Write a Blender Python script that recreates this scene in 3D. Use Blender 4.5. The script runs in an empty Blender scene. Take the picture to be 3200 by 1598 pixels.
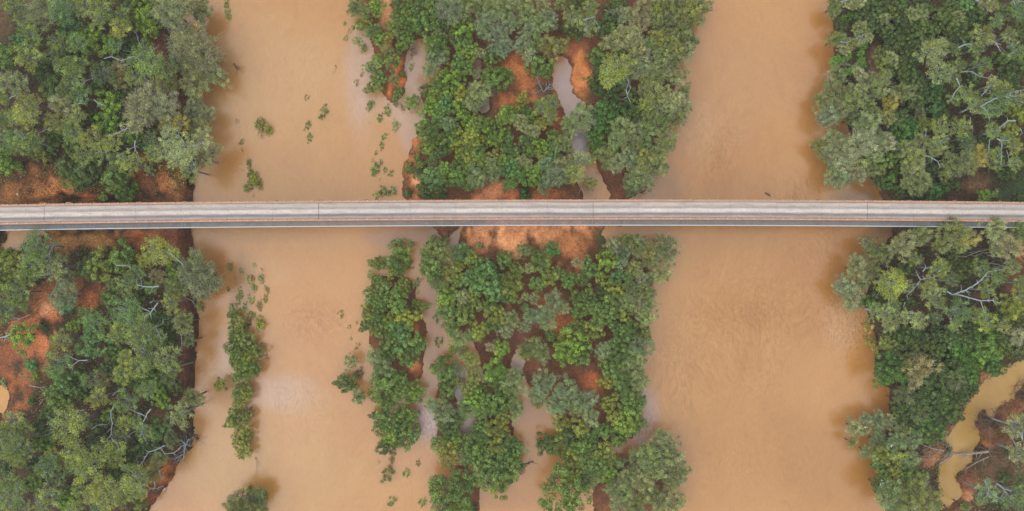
import bpy, math, random
import numpy as np
from mathutils import Vector, Matrix

# ------------------------------------------------------------------ camera, sky, sun, exposure
SC = bpy.context.scene
COL = SC.collection
CAM_H = 200.0            # metres above the river
PPM = 12.0               # photo pixels per metre at river level (photo is 3200 x 1598)
cam_data = bpy.data.cameras.new("camera")
cam_data.sensor_width = 36.0
cam_data.lens = 36.0 * CAM_H / (3200.0 / PPM)
cam_data.clip_start = 1.0
cam_data.clip_end = 6000.0
cam = bpy.data.objects.new("camera", cam_data)
cam.location = (0, 0, CAM_H)
COL.objects.link(cam)
SC.camera = cam

SUN_EL, SUN_AZ = math.radians(64), math.atan2(-0.5, -0.86)   # soft light from lower left
world = bpy.data.worlds.new("World")
SC.world = world
world.use_nodes = True
wn, wl = world.node_tree.nodes, world.node_tree.links
sky = wn.new("ShaderNodeTexSky")
sky.sky_type = 'NISHITA'
sky.sun_disc = False
sky.sun_elevation = SUN_EL
sky.sun_rotation = math.pi / 2 - SUN_AZ
sky.air_density = 1.0
sky.dust_density = 1.5
sky.ozone_density = 1.0
hs = wn.new("ShaderNodeHueSaturation")
hs.inputs["Saturation"].default_value = 0.30      # overcast: the blue is mostly veiled
wl.new(sky.outputs[0], hs.inputs["Color"])
wl.new(hs.outputs[0], wn["Background"].inputs[0])
wn["Background"].inputs[1].default_value = 0.12

sun_data = bpy.data.lights.new("sun", 'SUN')
sun_data.energy = 3.5
sun_data.angle = math.radians(120)
sun_data.color = (1.0, 0.96, 0.9)
sun = bpy.data.objects.new("sun", sun_data)
sd_ = Vector((math.cos(SUN_AZ) * math.cos(SUN_EL), math.sin(SUN_AZ) * math.cos(SUN_EL), math.sin(SUN_EL)))
sun.rotation_euler = sd_.to_track_quat('Z', 'Y').to_euler()
sun.location = sd_ * 300
COL.objects.link(sun)

SC.view_settings.view_transform = 'Standard'
SC.view_settings.look = 'None'
SC.view_settings.gamma = 1.0
SC.view_settings.use_curve_mapping = False
SC.view_settings.exposure = 0.55
SC.render.engine = 'CYCLES'
SC.cycles.use_denoising = True
SC.cycles.denoiser = 'OPENIMAGEDENOISE'
SC.cycles.denoising_input_passes = 'RGB_ALBEDO_NORMAL'
SC.cycles.denoising_prefilter = 'NONE'
SC.cycles.max_bounces = 5
SC.cycles.diffuse_bounces = 2
SC.cycles.glossy_bounces = 2
SC.cycles.transparent_max_bounces = 4
SC.cycles.caustics_reflective = False
SC.cycles.caustics_refractive = False

RNG = np.random.RandomState(7)
ADDED_HAZE = 0.00011
random.seed(7)

# ------------------------------------------------------------------ helpers
def lin(c):
    return tuple(((v / 255 / 12.92) if v / 255 <= 0.04045 else ((v / 255 + 0.055) / 1.055) ** 2.4) for v in c)

def P(px, py, z=0.0):
    """photo pixel -> world point at height z (seen from straight above)"""
    k = (CAM_H - z) / CAM_H
    return ((px - 1600.0) / PPM * k, (799.0 - py) / PPM * k)

def mesh_np(name, verts, faces, mats=(), smooth=False, fattr=None):
    """faces: (n,k) int array, all of one size"""
    v = np.asarray(verts, dtype=np.float32).reshape(-1, 3)
    f = np.asarray(faces, dtype=np.int32)
    me = bpy.data.meshes.new(name)
    me.vertices.add(len(v)); me.vertices.foreach_set("co", v.ravel())
    n, k = f.shape
    me.loops.add(n * k); me.loops.foreach_set("vertex_index", f.ravel())
    me.polygons.add(n)
    me.polygons.foreach_set("loop_start", np.arange(0, n * k, k, dtype=np.int32))
    me.polygons.foreach_set("loop_total", np.full(n, k, dtype=np.int32))
    me.polygons.foreach_set("use_smooth", np.full(n, bool(smooth)))
    for m in mats:
        me.materials.append(m)
    for an, (dom, arr) in (fattr or {}).items():
        arr = np.asarray(arr, dtype=np.float32)
        if arr.ndim == 1:
            a = me.attributes.new(an, 'FLOAT', dom); a.data.foreach_set("value", arr)
        else:
            a = me.attributes.new(an, 'FLOAT_COLOR', dom)
            c4 = np.ones((len(arr), 4), dtype=np.float32); c4[:, :3] = arr
            a.data.foreach_set("color", c4.ravel())
    me.update(calc_edges=True)
    return me

def obj(name, data, parent=None, label=None, cat=None, group=None, kind=None):
    o = bpy.data.objects.new(name, data)
    COL.objects.link(o)
    if parent is not None:
        o.parent = parent
    for k, v in (("label", label), ("category", cat), ("group", group), ("kind", kind)):
        if v:
            o[k] = v
    return o

class Geo:
    """collects boxes and tubes, all as quads"""
    def __init__(self): self.v, self.f, self.n = [], [], 0
    def add(self, v, f):
        self.v.append(np.asarray(v, dtype=np.float32)); self.f.append(np.asarray(f, dtype=np.int32) + self.n); self.n += len(v)
    def hexa(self, c):           # 8 corners: bottom 4 ccw, top 4 ccw
        self.add(c, [(0, 3, 2, 1), (4, 5, 6, 7), (0, 1, 5, 4), (1, 2, 6, 5), (2, 3, 7, 6), (3, 0, 4, 7)])
    def box(self, x0, x1, y0, y1, z0, z1):
        self.hexa([(x0, y0, z0), (x1, y0, z0), (x1, y1, z0), (x0, y1, z0), (x0, y0, z1), (x1, y0, z1), (x1, y1, z1), (x0, y1, z1)])
    def tube(self, pts, rad, sides=6):
        pts = [np.array(p, dtype=float) for p in pts]
        n = len(pts); V = []
        for i, p in enumerate(pts):
            d = pts[min(i + 1, n - 1)] - pts[max(i - 1, 0)]
            d /= (np.linalg.norm(d) + 1e-9)
            a = np.cross(d, (0.13, 0.21, 0.97) if abs(d[2]) < 0.9 else (1, 0, 0)); a /= np.linalg.norm(a)
            b = np.cross(d, a)
            for s in range(sides):
                t = 2 * math.pi * s / sides
                V.append(p + rad[i] * (math.cos(t) * a + math.sin(t) * b))
        F = []
        for i in range(n - 1):
            for s in range(sides):
                s2 = (s + 1) % sides
                F.append((i * sides + s, i * sides + s2, (i + 1) * sides + s2, (i + 1) * sides + s))
        for base in (0, (n - 1) * sides):       # caps
            for s in range(1, sides - 2, 2):
                F.append((base, base + s, base + s + 1, base + min(s + 2, sides - 1)))
        self.add(V, F)
    def mesh(self, name, mats, smooth=False, fattr=None):
        return mesh_np(name, np.concatenate(self.v), np.concatenate(self.f), mats, smooth, fattr)

class Noise2:
    def __init__(self, seed):
        self.g = np.random.RandomState(seed).rand(256, 256).astype(np.float32)
    def one(self, x, y):
        xi, yi = np.floor(x).astype(int), np.floor(y).astype(int)
        fx, fy = x - xi, y - yi
        fx, fy = fx * fx * (3 - 2 * fx), fy * fy * (3 - 2 * fy)
        g = lambda a, b: self.g[a & 255, b & 255]
        return (g(xi, yi) * (1 - fx) + g(xi + 1, yi) * fx) * (1 - fy) + (g(xi, yi + 1) * (1 - fx) + g(xi + 1, yi + 1) * fx) * fy
    def fbm(self, x, y, oct=4):
        s, a, t = 0, 0.5, 0
        for i in range(oct):
            s = s + a * self.one(x * 2 ** i + 17 * i, y * 2 ** i + 31 * i); t += a; a *= 0.5
        return s / t - 0.5          # about -0.5 .. 0.5
NZ = Noise2(3); NZ2 = Noise2(11)

def sdist(poly, X, Y):
    """signed distance in metres, positive inside; poly in photo pixels at river level"""
    p = np.array([P(a, b) for a, b in poly])
    d2 = np.full(X.shape, 1e12, dtype=np.float32); ins = np.zeros(X.shape, dtype=bool)
    for i in range(len(p)):
        (x0, y0), (x1, y1) = p[i], p[(i + 1) % len(p)]
        ex, ey = x1 - x0, y1 - y0
        t = np.clip(((X - x0) * ex + (Y - y0) * ey) / (ex * ex + ey * ey + 1e-9), 0, 1)
        d2 = np.minimum(d2, (X - x0 - t * ex) ** 2 + (Y - y0 - t * ey) ** 2)
        c = ((y0 > Y) != (y1 > Y)) & (X < (x1 - x0) * (Y - y0) / ((y1 - y0) if abs(y1 - y0) > 1e-9 else 1e-9) + x0)
        ins ^= c
    d = np.sqrt(d2)
    return np.where(ins, d, -d)

# node helpers
def newmat(name):
    m = bpy.data.materials.new(name); m.use_nodes = True
    nt = m.node_tree
    return m, nt.nodes, nt.links, nt.nodes["Principled BSDF"]

def ramp(nodes, stops):
    r = nodes.new("ShaderNodeValToRGB")
    e = r.color_ramp.elements
    while len(e) > 1: e.remove(e[-1])
    e[0].position = stops[0][0]; e[0].color = (*stops[0][1], 1)
    for p, c in stops[1:]:
        x = e.new(p); x.color = (*c, 1)
    return r

def noise(nodes, links, scale, detail=4, rough=0.55, vec=None, dist=0.0):
    t = nodes.new("ShaderNodeTexNoise")
    t.inputs["Scale"].default_value = scale; t.inputs["Detail"].default_value = detail
    t.inputs["Roughness"].default_value = rough; t.inputs["Distortion"].default_value = dist
    if vec is not None: links.new(vec, t.inputs["Vector"])
    return t

def mixc(nodes, links, fac, a, b, mode='MIX'):
    m = nodes.new("ShaderNodeMix"); m.data_type = 'RGBA'; m.blend_type = mode
    for s, v in ((m.inputs["Factor"], fac), (m.inputs["A"], a), (m.inputs["B"], b)):
        if hasattr(v, "links"): links.new(v, s)
        elif isinstance(v, (int, float)): s.default_value = v
        else: s.default_value = (*v, 1)
    return m.outputs["Result"]

def math_(nodes, links, op, a, b=None, clamp=False):
    m = nodes.new("ShaderNodeMath"); m.operation = op; m.use_clamp = clamp
    for s, v in ((m.inputs[0], a), (m.inputs[1], b)):
        if v is None: continue
        if hasattr(v, "links"): links.new(v, s)
        else: s.default_value = v
    return m.outputs[0]

def attr(nodes, name):
    a = nodes.new("ShaderNodeAttribute"); a.attribute_name = name
    return a

def objpos(nodes):
    g = nodes.new("ShaderNodeNewGeometry"); return g.outputs["Position"]

# ------------------------------------------------------------------ materials
K = 0.5     # displayed colour of a fully lit surface -> its albedo
def alb(c, k=K): return tuple(v * k for v in lin(c))

def soil_material():
    m, n, l, b = newmat("red_river_soil")
    pos = objpos(n)
    col = attr(n, "soil").outputs["Color"]
    n1 = noise(n, l, 0.35, 6, 0.6, pos, 0.4); n2 = noise(n, l, 2.2, 5, 0.65, pos); n3 = noise(n, l, 9.0, 3, 0.6, pos)
    r1 = ramp(n, [(0.3, (0.55, 0.52, 0.5)), (0.52, (1, 1, 1)), (0.72, (1.45, 1.4, 1.3))]); l.new(n1.outputs[0], r1.inputs[0])
    r2 = ramp(n, [(0.32, (0.42, 0.42, 0.42)), (0.5, (1, 1, 1)), (0.7, (1.4, 1.34, 1.25))]); l.new(n2.outputs[0], r2.inputs[0])
    r3 = ramp(n, [(0.35, (0.42, 0.42, 0.44)), (0.5, (1, 1, 1)), (0.66, (1.35, 1.32, 1.3))]); l.new(n3.outputs[0], r3.inputs[0])
    rough = attr(n, "rough").outputs["Fac"]
    c = mixc(n, l, 0.75, col, r1.outputs[0], 'MULTIPLY')
    c2 = mixc(n, l, rough, c, r2.outputs[0], 'MULTIPLY')
    c3 = mixc(n, l, rough, c2, r3.outputs[0], 'MULTIPLY')
    l.new(c3, b.inputs["Base Color"])
    b.inputs["Roughness"].default_value = 0.85
    b.inputs["Specular IOR Level"].default_value = 0.15
    bp = n.new("ShaderNodeBump"); bp.inputs["Strength"].default_value = 0.6; bp.inputs["Distance"].default_value = 0.25
    l.new(n2.outputs[0], bp.inputs["Height"]); l.new(bp.outputs[0], b.inputs["Normal"])
    return m

WMUL = (0.835, 0.74, 0.44)
def water_material(name, ripple_scale=1.0, ior=1.47):
    m, n, l, b = newmat(name)
    pos = objpos(n)
    col = attr(n, "silt_sheen").outputs["Color"]
    rip = attr(n, "ripple").outputs["Fac"]
    mp = n.new("ShaderNodeMapping"); mp.inputs["Scale"].default_value = (1, 0.55, 1); l.new(pos, mp.inputs["Vector"])
    wrp = noise(n, l, 0.06, 3, 0.5, mp.outputs[0])
    wv = n.new("ShaderNodeVectorMath"); wv.operation = 'MULTIPLY_ADD'
    l.new(wrp.outputs["Color"], wv.inputs[0]); wv.inputs[1].default_value = (14, 14, 0); l.new(mp.outputs[0], wv.inputs[2])
    big = noise(n, l, 0.035, 6, 0.62, wv.outputs[0], 0.8)
    r1 = ramp(n, [(0.3, (0.88, 0.8, 0.68)), (0.5, (1, 1, 1)), (0.7, (1.05, 1.09, 1.16))]); l.new(big.outputs[0], r1.inputs[0])
    col = mixc(n, l, 1.0, col, WMUL, 'MULTIPLY')
    c = mixc(n, l, 0.85, col, r1.outputs[0], 'MULTIPLY')
    med = noise(n, l, 0.2, 7, 0.72, wv.outputs[0], 0.9)
    r2 = ramp(n, [(0.36, (0.82, 0.74, 0.62)), (0.46, (1, 1, 1)), (0.56, (1, 1, 1)), (0.66, (1.18, 1.24, 1.34))]); l.new(med.outputs[0], r2.inputs[0])
    c = mixc(n, l, math_(n, l, 'ADD', math_(n, l, 'MULTIPLY', rip, 0.62), 0.2, True), c, r2.outputs[0], 'MULTIPLY')
    fn = noise(n, l, 1.5, 5, 0.72, wv.outputs[0], 0.6)
    r3 = ramp(n, [(0.36, (0.76, 0.7, 0.62)), (0.5, (1, 1, 1)), (0.64, (1.2, 1.23, 1.28))]); l.new(fn.outputs[0], r3.inputs[0])
    c = mixc(n, l, math_(n, l, 'ADD', math_(n, l, 'MULTIPLY', rip, 0.9), 0.12, True), c, r3.outputs[0], 'MULTIPLY')
    l.new(c, b.inputs["Base Color"])
    b.inputs["Roughness"].default_value = 0.11
    b.inputs["IOR"].default_value = ior
    w1 = noise(n, l, 0.9 * ripple_scale, 4, 0.6, pos, 0.8)
    w2 = noise(n, l, 2.6 * ripple_scale, 4, 0.65, pos, 0.5)
    h = math_(n, l, 'ADD', math_(n, l, 'MULTIPLY', w1.outputs[0], rip), math_(n, l, 'MULTIPLY', w2.outputs[0], 0.16))
    bp = n.new("ShaderNodeBump"); bp.inputs["Strength"].default_value = 0.55; bp.inputs["Distance"].default_value = 0.35
    l.new(h, bp.inputs["Height"]); l.new(bp.outputs[0], b.inputs["Normal"])
    return m

def leaf_material():
    m, n, l, b = newmat("leaves")
    oi = n.new("ShaderNodeObjectInfo")
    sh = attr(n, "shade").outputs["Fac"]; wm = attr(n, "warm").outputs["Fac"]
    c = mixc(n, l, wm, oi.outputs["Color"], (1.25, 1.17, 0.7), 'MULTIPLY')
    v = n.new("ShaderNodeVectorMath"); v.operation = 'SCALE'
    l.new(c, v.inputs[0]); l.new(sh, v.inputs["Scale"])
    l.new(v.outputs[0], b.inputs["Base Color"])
    b.inputs["Roughness"].default_value = 0.55
    b.inputs["Specular IOR Level"].default_value = 0.18
    tr = n.new("ShaderNodeBsdfTranslucent"); l.new(v.outputs[0], tr.inputs["Color"])
    mx = n.new("ShaderNodeMixShader"); mx.inputs[0].default_value = 0.2
    l.new(b.outputs[0], mx.inputs[1]); l.new(tr.outputs[0], mx.inputs[2])
    l.new(mx.outputs[0], n["Material Output"].inputs["Surface"])
    return m

def bark_material(name, c, k=K, amp=0.35):
    m, n, l, b = newmat(name)
    t = noise(n, l, 1.4, 5, 0.6, objpos(n))
    d = tuple(v * (1 - amp) for v in alb(c, k))
    r = ramp(n, [(0.35, d), (0.62, alb(c, k))]); l.new(t.outputs[0], r.inputs[0])
    l.new(r.outputs[0], b.inputs["Base Color"])
    b.inputs["Roughness"].default_value = 0.75
    return m

def plain_material(name, c, rough=0.7, k=K, metal=0.0, scale=1.5, amp=0.3):
    m, n, l, b = newmat(name)
    t = noise(n, l, scale, 5, 0.65, objpos(n))
    c0 = alb(c, k)
    r = ramp(n, [(0.3, tuple(v * (1 - amp) for v in c0)), (0.5, c0), (0.72, tuple(v * (1 + amp * 0.6) for v in c0))])
    l.new(t.outputs[0], r.inputs[0]); l.new(r.outputs[0], b.inputs["Base Color"])
    b.inputs["Roughness"].default_value = rough; b.inputs["Metallic"].default_value = metal
    return m

def deck_material():
    m, n, l, b = newmat("worn_concrete_deck")
    pos = objpos(n)
    ac = attr(n, "across").outputs["Fac"]
    wob = noise(n, l, 0.12, 3, 0.5, pos)
    a2 = math_(n, l, 'ADD', ac, math_(n, l, 'MULTIPLY', math_(n, l, 'SUBTRACT', wob.outputs[0], 0.5), 0.08))
    A = alb
    r = ramp(n, [(0.0, A((170, 152, 138))), (0.06, A((208, 201, 197))), (0.18, A((200, 193, 189))), (0.27, A((180, 170, 164))),
                 (0.36, A((174, 163, 157))), (0.44, A((214, 207, 201))), (0.58, A((222, 215, 208))), (0.66, A((186, 178, 174))),
                 (0.73, A((136, 130, 130))), (0.79, A((146, 138, 138))), (0.87, A((186, 174, 168))), (0.95, A((202, 184, 178))), (1.0, A((196, 160, 142)))])
    l.new(a2, r.inputs[0])
    mp = n.new("ShaderNodeMapping"); mp.inputs["Scale"].default_value = (0.6, 3.0, 1); l.new(pos, mp.inputs["Vector"])
    t = noise(n, l, 3.2, 6, 0.8, pos)
    rt = ramp(n, [(0.3, (0.5, 0.5, 0.52)), (0.47, (1, 1, 1)), (0.7, (1.14, 1.14, 1.14))]); l.new(t.outputs[0], rt.inputs[0])
    s = noise(n, l, 0.5, 4, 0.6, mp.outputs[0])
    rs = ramp(n, [(0.35, (0.84, 0.82, 0.82)), (0.6, (1.05, 1.05, 1.05))]); l.new(s.outputs[0], rs.inputs[0])
    c = mixc(n, l, 0.9, r.outputs[0], rt.outputs[0], 'MULTIPLY'); c = mixc(n, l, 0.9, c, rs.outputs[0], 'MULTIPLY')
    oi = n.new("ShaderNodeObjectInfo")
    tone = ramp(n, [(0.0, (0.92, 0.92, 0.92)), (1.0, (1.03, 1.02, 1.0))]); l.new(oi.outputs["Random"], tone.inputs[0])
    c = mixc(n, l, 1.0, c, tone.outputs[0], 'MULTIPLY')
    l.new(c, b.inputs["Base Color"]); b.inputs["Roughness"].default_value = 0.85
    return m

M = dict(
    soil=soil_material(), river=water_material("muddy_river_water"), creek=water_material("still_muddy_water", 1.3, 1.4),
    leaf=leaf_material(),
    pale=bark_material("pale_gum_bark", (164, 182, 186), 0.5, 0.35), twig=bark_material("grey_twig_bark", (176, 172, 158), 0.5, 0.3),
    brown=bark_material("brown_bark", (128, 104, 84), 0.45, 0.4), dead=bark_material("dead_wood", (178, 166, 152), 0.5, 0.45),
    darkwood=bark_material("wet_dark_wood", (70, 60, 54), 0.5, 0.3),
    deck=deck_material(), kerb=plain_material("dusty_kerb", (206, 172, 150), 0.85, scale=0.9, amp=0.25),
    rail=plain_material("rusty_guard_rail", (204, 150, 112), 0.6, scale=0.35, amp=0.3),
    steel=plain_material("grey_grating_steel", (122, 126, 130), 0.6, scale=0.8, amp=0.25),
    galv=plain_material("galvanised_steel", (190, 205, 216), 0.45, scale=1.0, amp=0.15),
    ochre=plain_material("ochre_crossbeam_paint", (186, 140, 92), 0.75), pier=plain_material("pier_concrete", (150, 140, 130), 0.9),
    dark=plain_material("dark_joint_rubber", (58, 55, 56), 0.9), white=plain_material("white_bolt_caps", (225, 225, 228), 0.5),
    stone=plain_material("pale_stone", (225, 215, 205), 0.8), foam=plain_material("river_foam", (225, 212, 208), 0.6),
)

# ------------------------------------------------------------------ the ground
LEFT = [(-900, -900), (545, -900), (548, -50), (552, 30), (550, 110), (556, 180), (570, 240), (590, 300), (606, 350), (607, 480), (605, 560), (602, 640),
        (592, 700), (595, 720), (603, 762), (609, 800), (611, 933), (616, 1027), (611, 1090), (606, 1160), (605, 1213), (603, 1307), (599, 1353), (596, 1397),
        (568, 1428), (546, 1462), (537, 1493), (515, 1521), (496, 1549), (471, 1584), (450, 1640), (420, 2500), (-900, 2500)]
N1 = [(1120, -900), (1480, -900), (1480, 60), (1440, 90), (1400, 100), (1340, 118), (1300, 125), (1275, 160), (1266, 200), (1268, 264), (1258, 300), (1240, 325),
      (1212, 315), (1190, 280), (1178, 220), (1165, 150), (1150, 100), (1135, 40), (1120, 0)]
N2 = [(1470, -900), (2200, -900), (2170, 0), (2165, 60), (2140, 120), (2120, 200), (2110, 250), (2100, 320), (2090, 400), (2075, 450), (2060, 520), (2040, 570), (2000, 605),
      (1965, 625), (1950, 660), (1940, 705), (1895, 705), (1912, 640), (1900, 600), (1885, 560), (1862, 520), (1842, 470), (1842, 400), (1836, 345), (1822, 322), (1790, 290), (1783, 250),
      (1785, 215), (1768, 185), (1745, 172), (1728, 178), (1733, 270), (1757, 320), (1766, 375), (1775, 400), (1785, 440), (1790, 490), (1800, 540), (1818, 600), (1826, 690),
      (1440, 705), (1412, 735), (1395, 745), (1372, 735), (1345, 705), (1269, 630), (1260, 614), (1255, 589), (1257, 549), (1266, 511), (1282, 465), (1294, 437), (1322, 400), (1328, 350), (1312, 300), (1350, 265),
      (1385, 240), (1345, 190), (1340, 150), (1380, 115), (1450, 80)]
S1 = [(1165, 860), (1290, 870), (1308, 960), (1328, 1010), (1330, 1070), (1322, 1130), (1318, 1185), (1300, 1205), (1180, 1200), (1150, 1050), (1150, 950)]
S2 = [(1447, 690), (1434, 770), (1430, 830), (1400, 880), (1395, 960), (1415, 1050), (1470, 1060), (1500, 1110), (1520, 1200), (1560, 1160), (1600, 1150), (1606, 1115), (1624, 1088),
      (1640, 1130), (1628, 1170), (1650, 1200), (1690, 1250), (1740, 1310), (1790, 1400), (1850, 1430), (1880, 1400), (1920, 1390), (1975, 1370), (2000, 1330), (2010, 1290), (1998, 1240),
      (2000, 1180), (2008, 1100), (2015, 1030), (2030, 950), (2045, 880), (2030, 820), (1950, 780), (1895, 770), (1880, 735), (1890, 690)]
S4 = [(1500, 1220), (1600, 1240), (1605, 1330), (1600, 1450), (1560, 1500), (1500, 1490), (1470, 1400), (1490, 1300)]
S5 = [(1425, 1455), (1460, 1455), (1500, 1500), (1500, 1900), (1370, 1900), (1390, 1530)]
S6 = [(2000, 1430), (2100, 1400), (2120, 1480), (2080, 1560), (2040, 1900), (1860, 1900), (1850, 1520), (1940, 1450)]
S7 = [(1370, 1190), (1420, 1200), (1440, 1300), (1430, 1400), (1400, 1430), (1370, 1380), (1360, 1270)]
RIGHT = [(4200, -900), (2585, -900), (2588, 0), (2600, 60), (2612, 110), (2605, 190), (2600, 225), (2640, 300), (2650, 400), (2680, 500), (2720, 560), (2750, 590), (2757, 620), (2757, 690),
         (2790, 708), (2790, 735), (2762, 770), (2740, 820), (2720, 880), (2700, 940), (2705, 960), (2720, 1000), (2740, 1060), (2735, 1150), (2760, 1200), (2786, 1212), (2782, 1280), (2790, 1310),
         (2765, 1360), (2742, 1440), (2746, 1500), (2760, 1560), (2790, 1640), (2820, 2500), (4200, 2500)]
POND1 = [(32, 680), (140, 680), (134, 722), (103, 744), (76, 760), (72, 785), (55, 775), (42, 768), (28, 778), (20, 770), (38, 752), (36, 730)]
POND2 = [(-40, 1198), (19, 1199), (31, 1204), (37, 1224), (39, 1246), (30, 1270), (19, 1292), (0, 1288), (-40, 1292)]
CREEK = [(3290, 1060), (3186, 1128), (3140, 1155), (3100, 1172), (3090, 1180), (3060, 1210), (3045, 1230), (3020, 1262), (3005, 1285), (2995, 1310), (2985, 1330), (2970, 1345), (2950, 1370),
         (2955, 1385), (2980, 1398), (2950, 1420), (2940, 1440), (2925, 1475), (2925, 1500), (2930, 1530), (2938, 1565), (2948, 1570), (2975, 1550), (2983, 1540), (2978, 1510), (2968, 1490), (2975, 1465), (2990, 1455),
         (3015, 1445), (3025, 1410), (3030, 1390), (3040, 1370), (3042, 1350), (3032, 1310), (3033, 1290), (3070, 1275), (3090, 1295), (3100, 1270), (3120, 1250), (3150, 1230), (3160, 1215), (3180, 1190), (3290, 1110)]
POOL_A = [(1480, 178), (1510, 190), (1502, 250), (1474, 252)]
POOL_B = [(1468, 252), (1525, 292), (1530, 345), (1508, 360), (1472, 330)]
LANDS = [(LEFT, 3.6, 0.55, 0.5), (N1, 0.9, 2.0, 0.5), (N2, 1.2, 2.6, 0.5), (S1, 0.7, 2.0, 0.3), (S2, 1.2, 2.6, 0.5), (S4, 0.6, 2.0, 0.3), (S5, 0.6, 2, 0.3), (S6, 0.7, 2, 0.3), (S7, 0.4, 2, 0.2), (RIGHT, 3.0, 1.6, 0.7)]
CARVES = [(POND1, 1.2), (POND2, 1.0), (CREEK, 1.1), (POOL_A, 0.05), (POOL_B, 0.05)]
GULLIES = [  # eroded cracks: points (photo px), width m, depth m
    ([(95, 646), (128, 634), (165, 632), (200, 622), (218, 612), (232, 628), (270, 624), (330, 630), (395, 628)], 0.8, 2.2),
    ([(130, 726), (170, 738), (230, 728), (320, 722), (368, 722)], 0.7, 1.6), ([(360, 708), (366, 735), (392, 748), (440, 750), (470, 738)], 0.5, 1.5),
    ([(520, 610), (545, 600), (566, 618), (562, 640)], 0.5, 0.8), ([(478, 735), (490, 790)], 0.4, 0.7),
    ([(72, 560), (76, 600), (78, 640)], 0.4, 0.5), ([(4, 560), (8, 590), (4, 640)], 0.5, 0.8), ([(90, 945), (102, 990), (92, 1010)], 0.5, 0.8),
    ([(3180, 1280), (3150, 1310), (3128, 1330), (3100, 1350)], 0.6, 0.7), ([(3140, 1430), (3125, 1470), (3116, 1490)], 0.5, 0.6), ([(2960, 1562), (2955, 1600), (3010, 1590), (3020, 1560)], 0.6, 0.8),
    ([(1740, 1060), (1775, 1010), (1800, 985)], 0.5, 0.5), ([(1622, 1050), (1625, 1020), (1628, 980)], 0.3, 0.4)]
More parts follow.
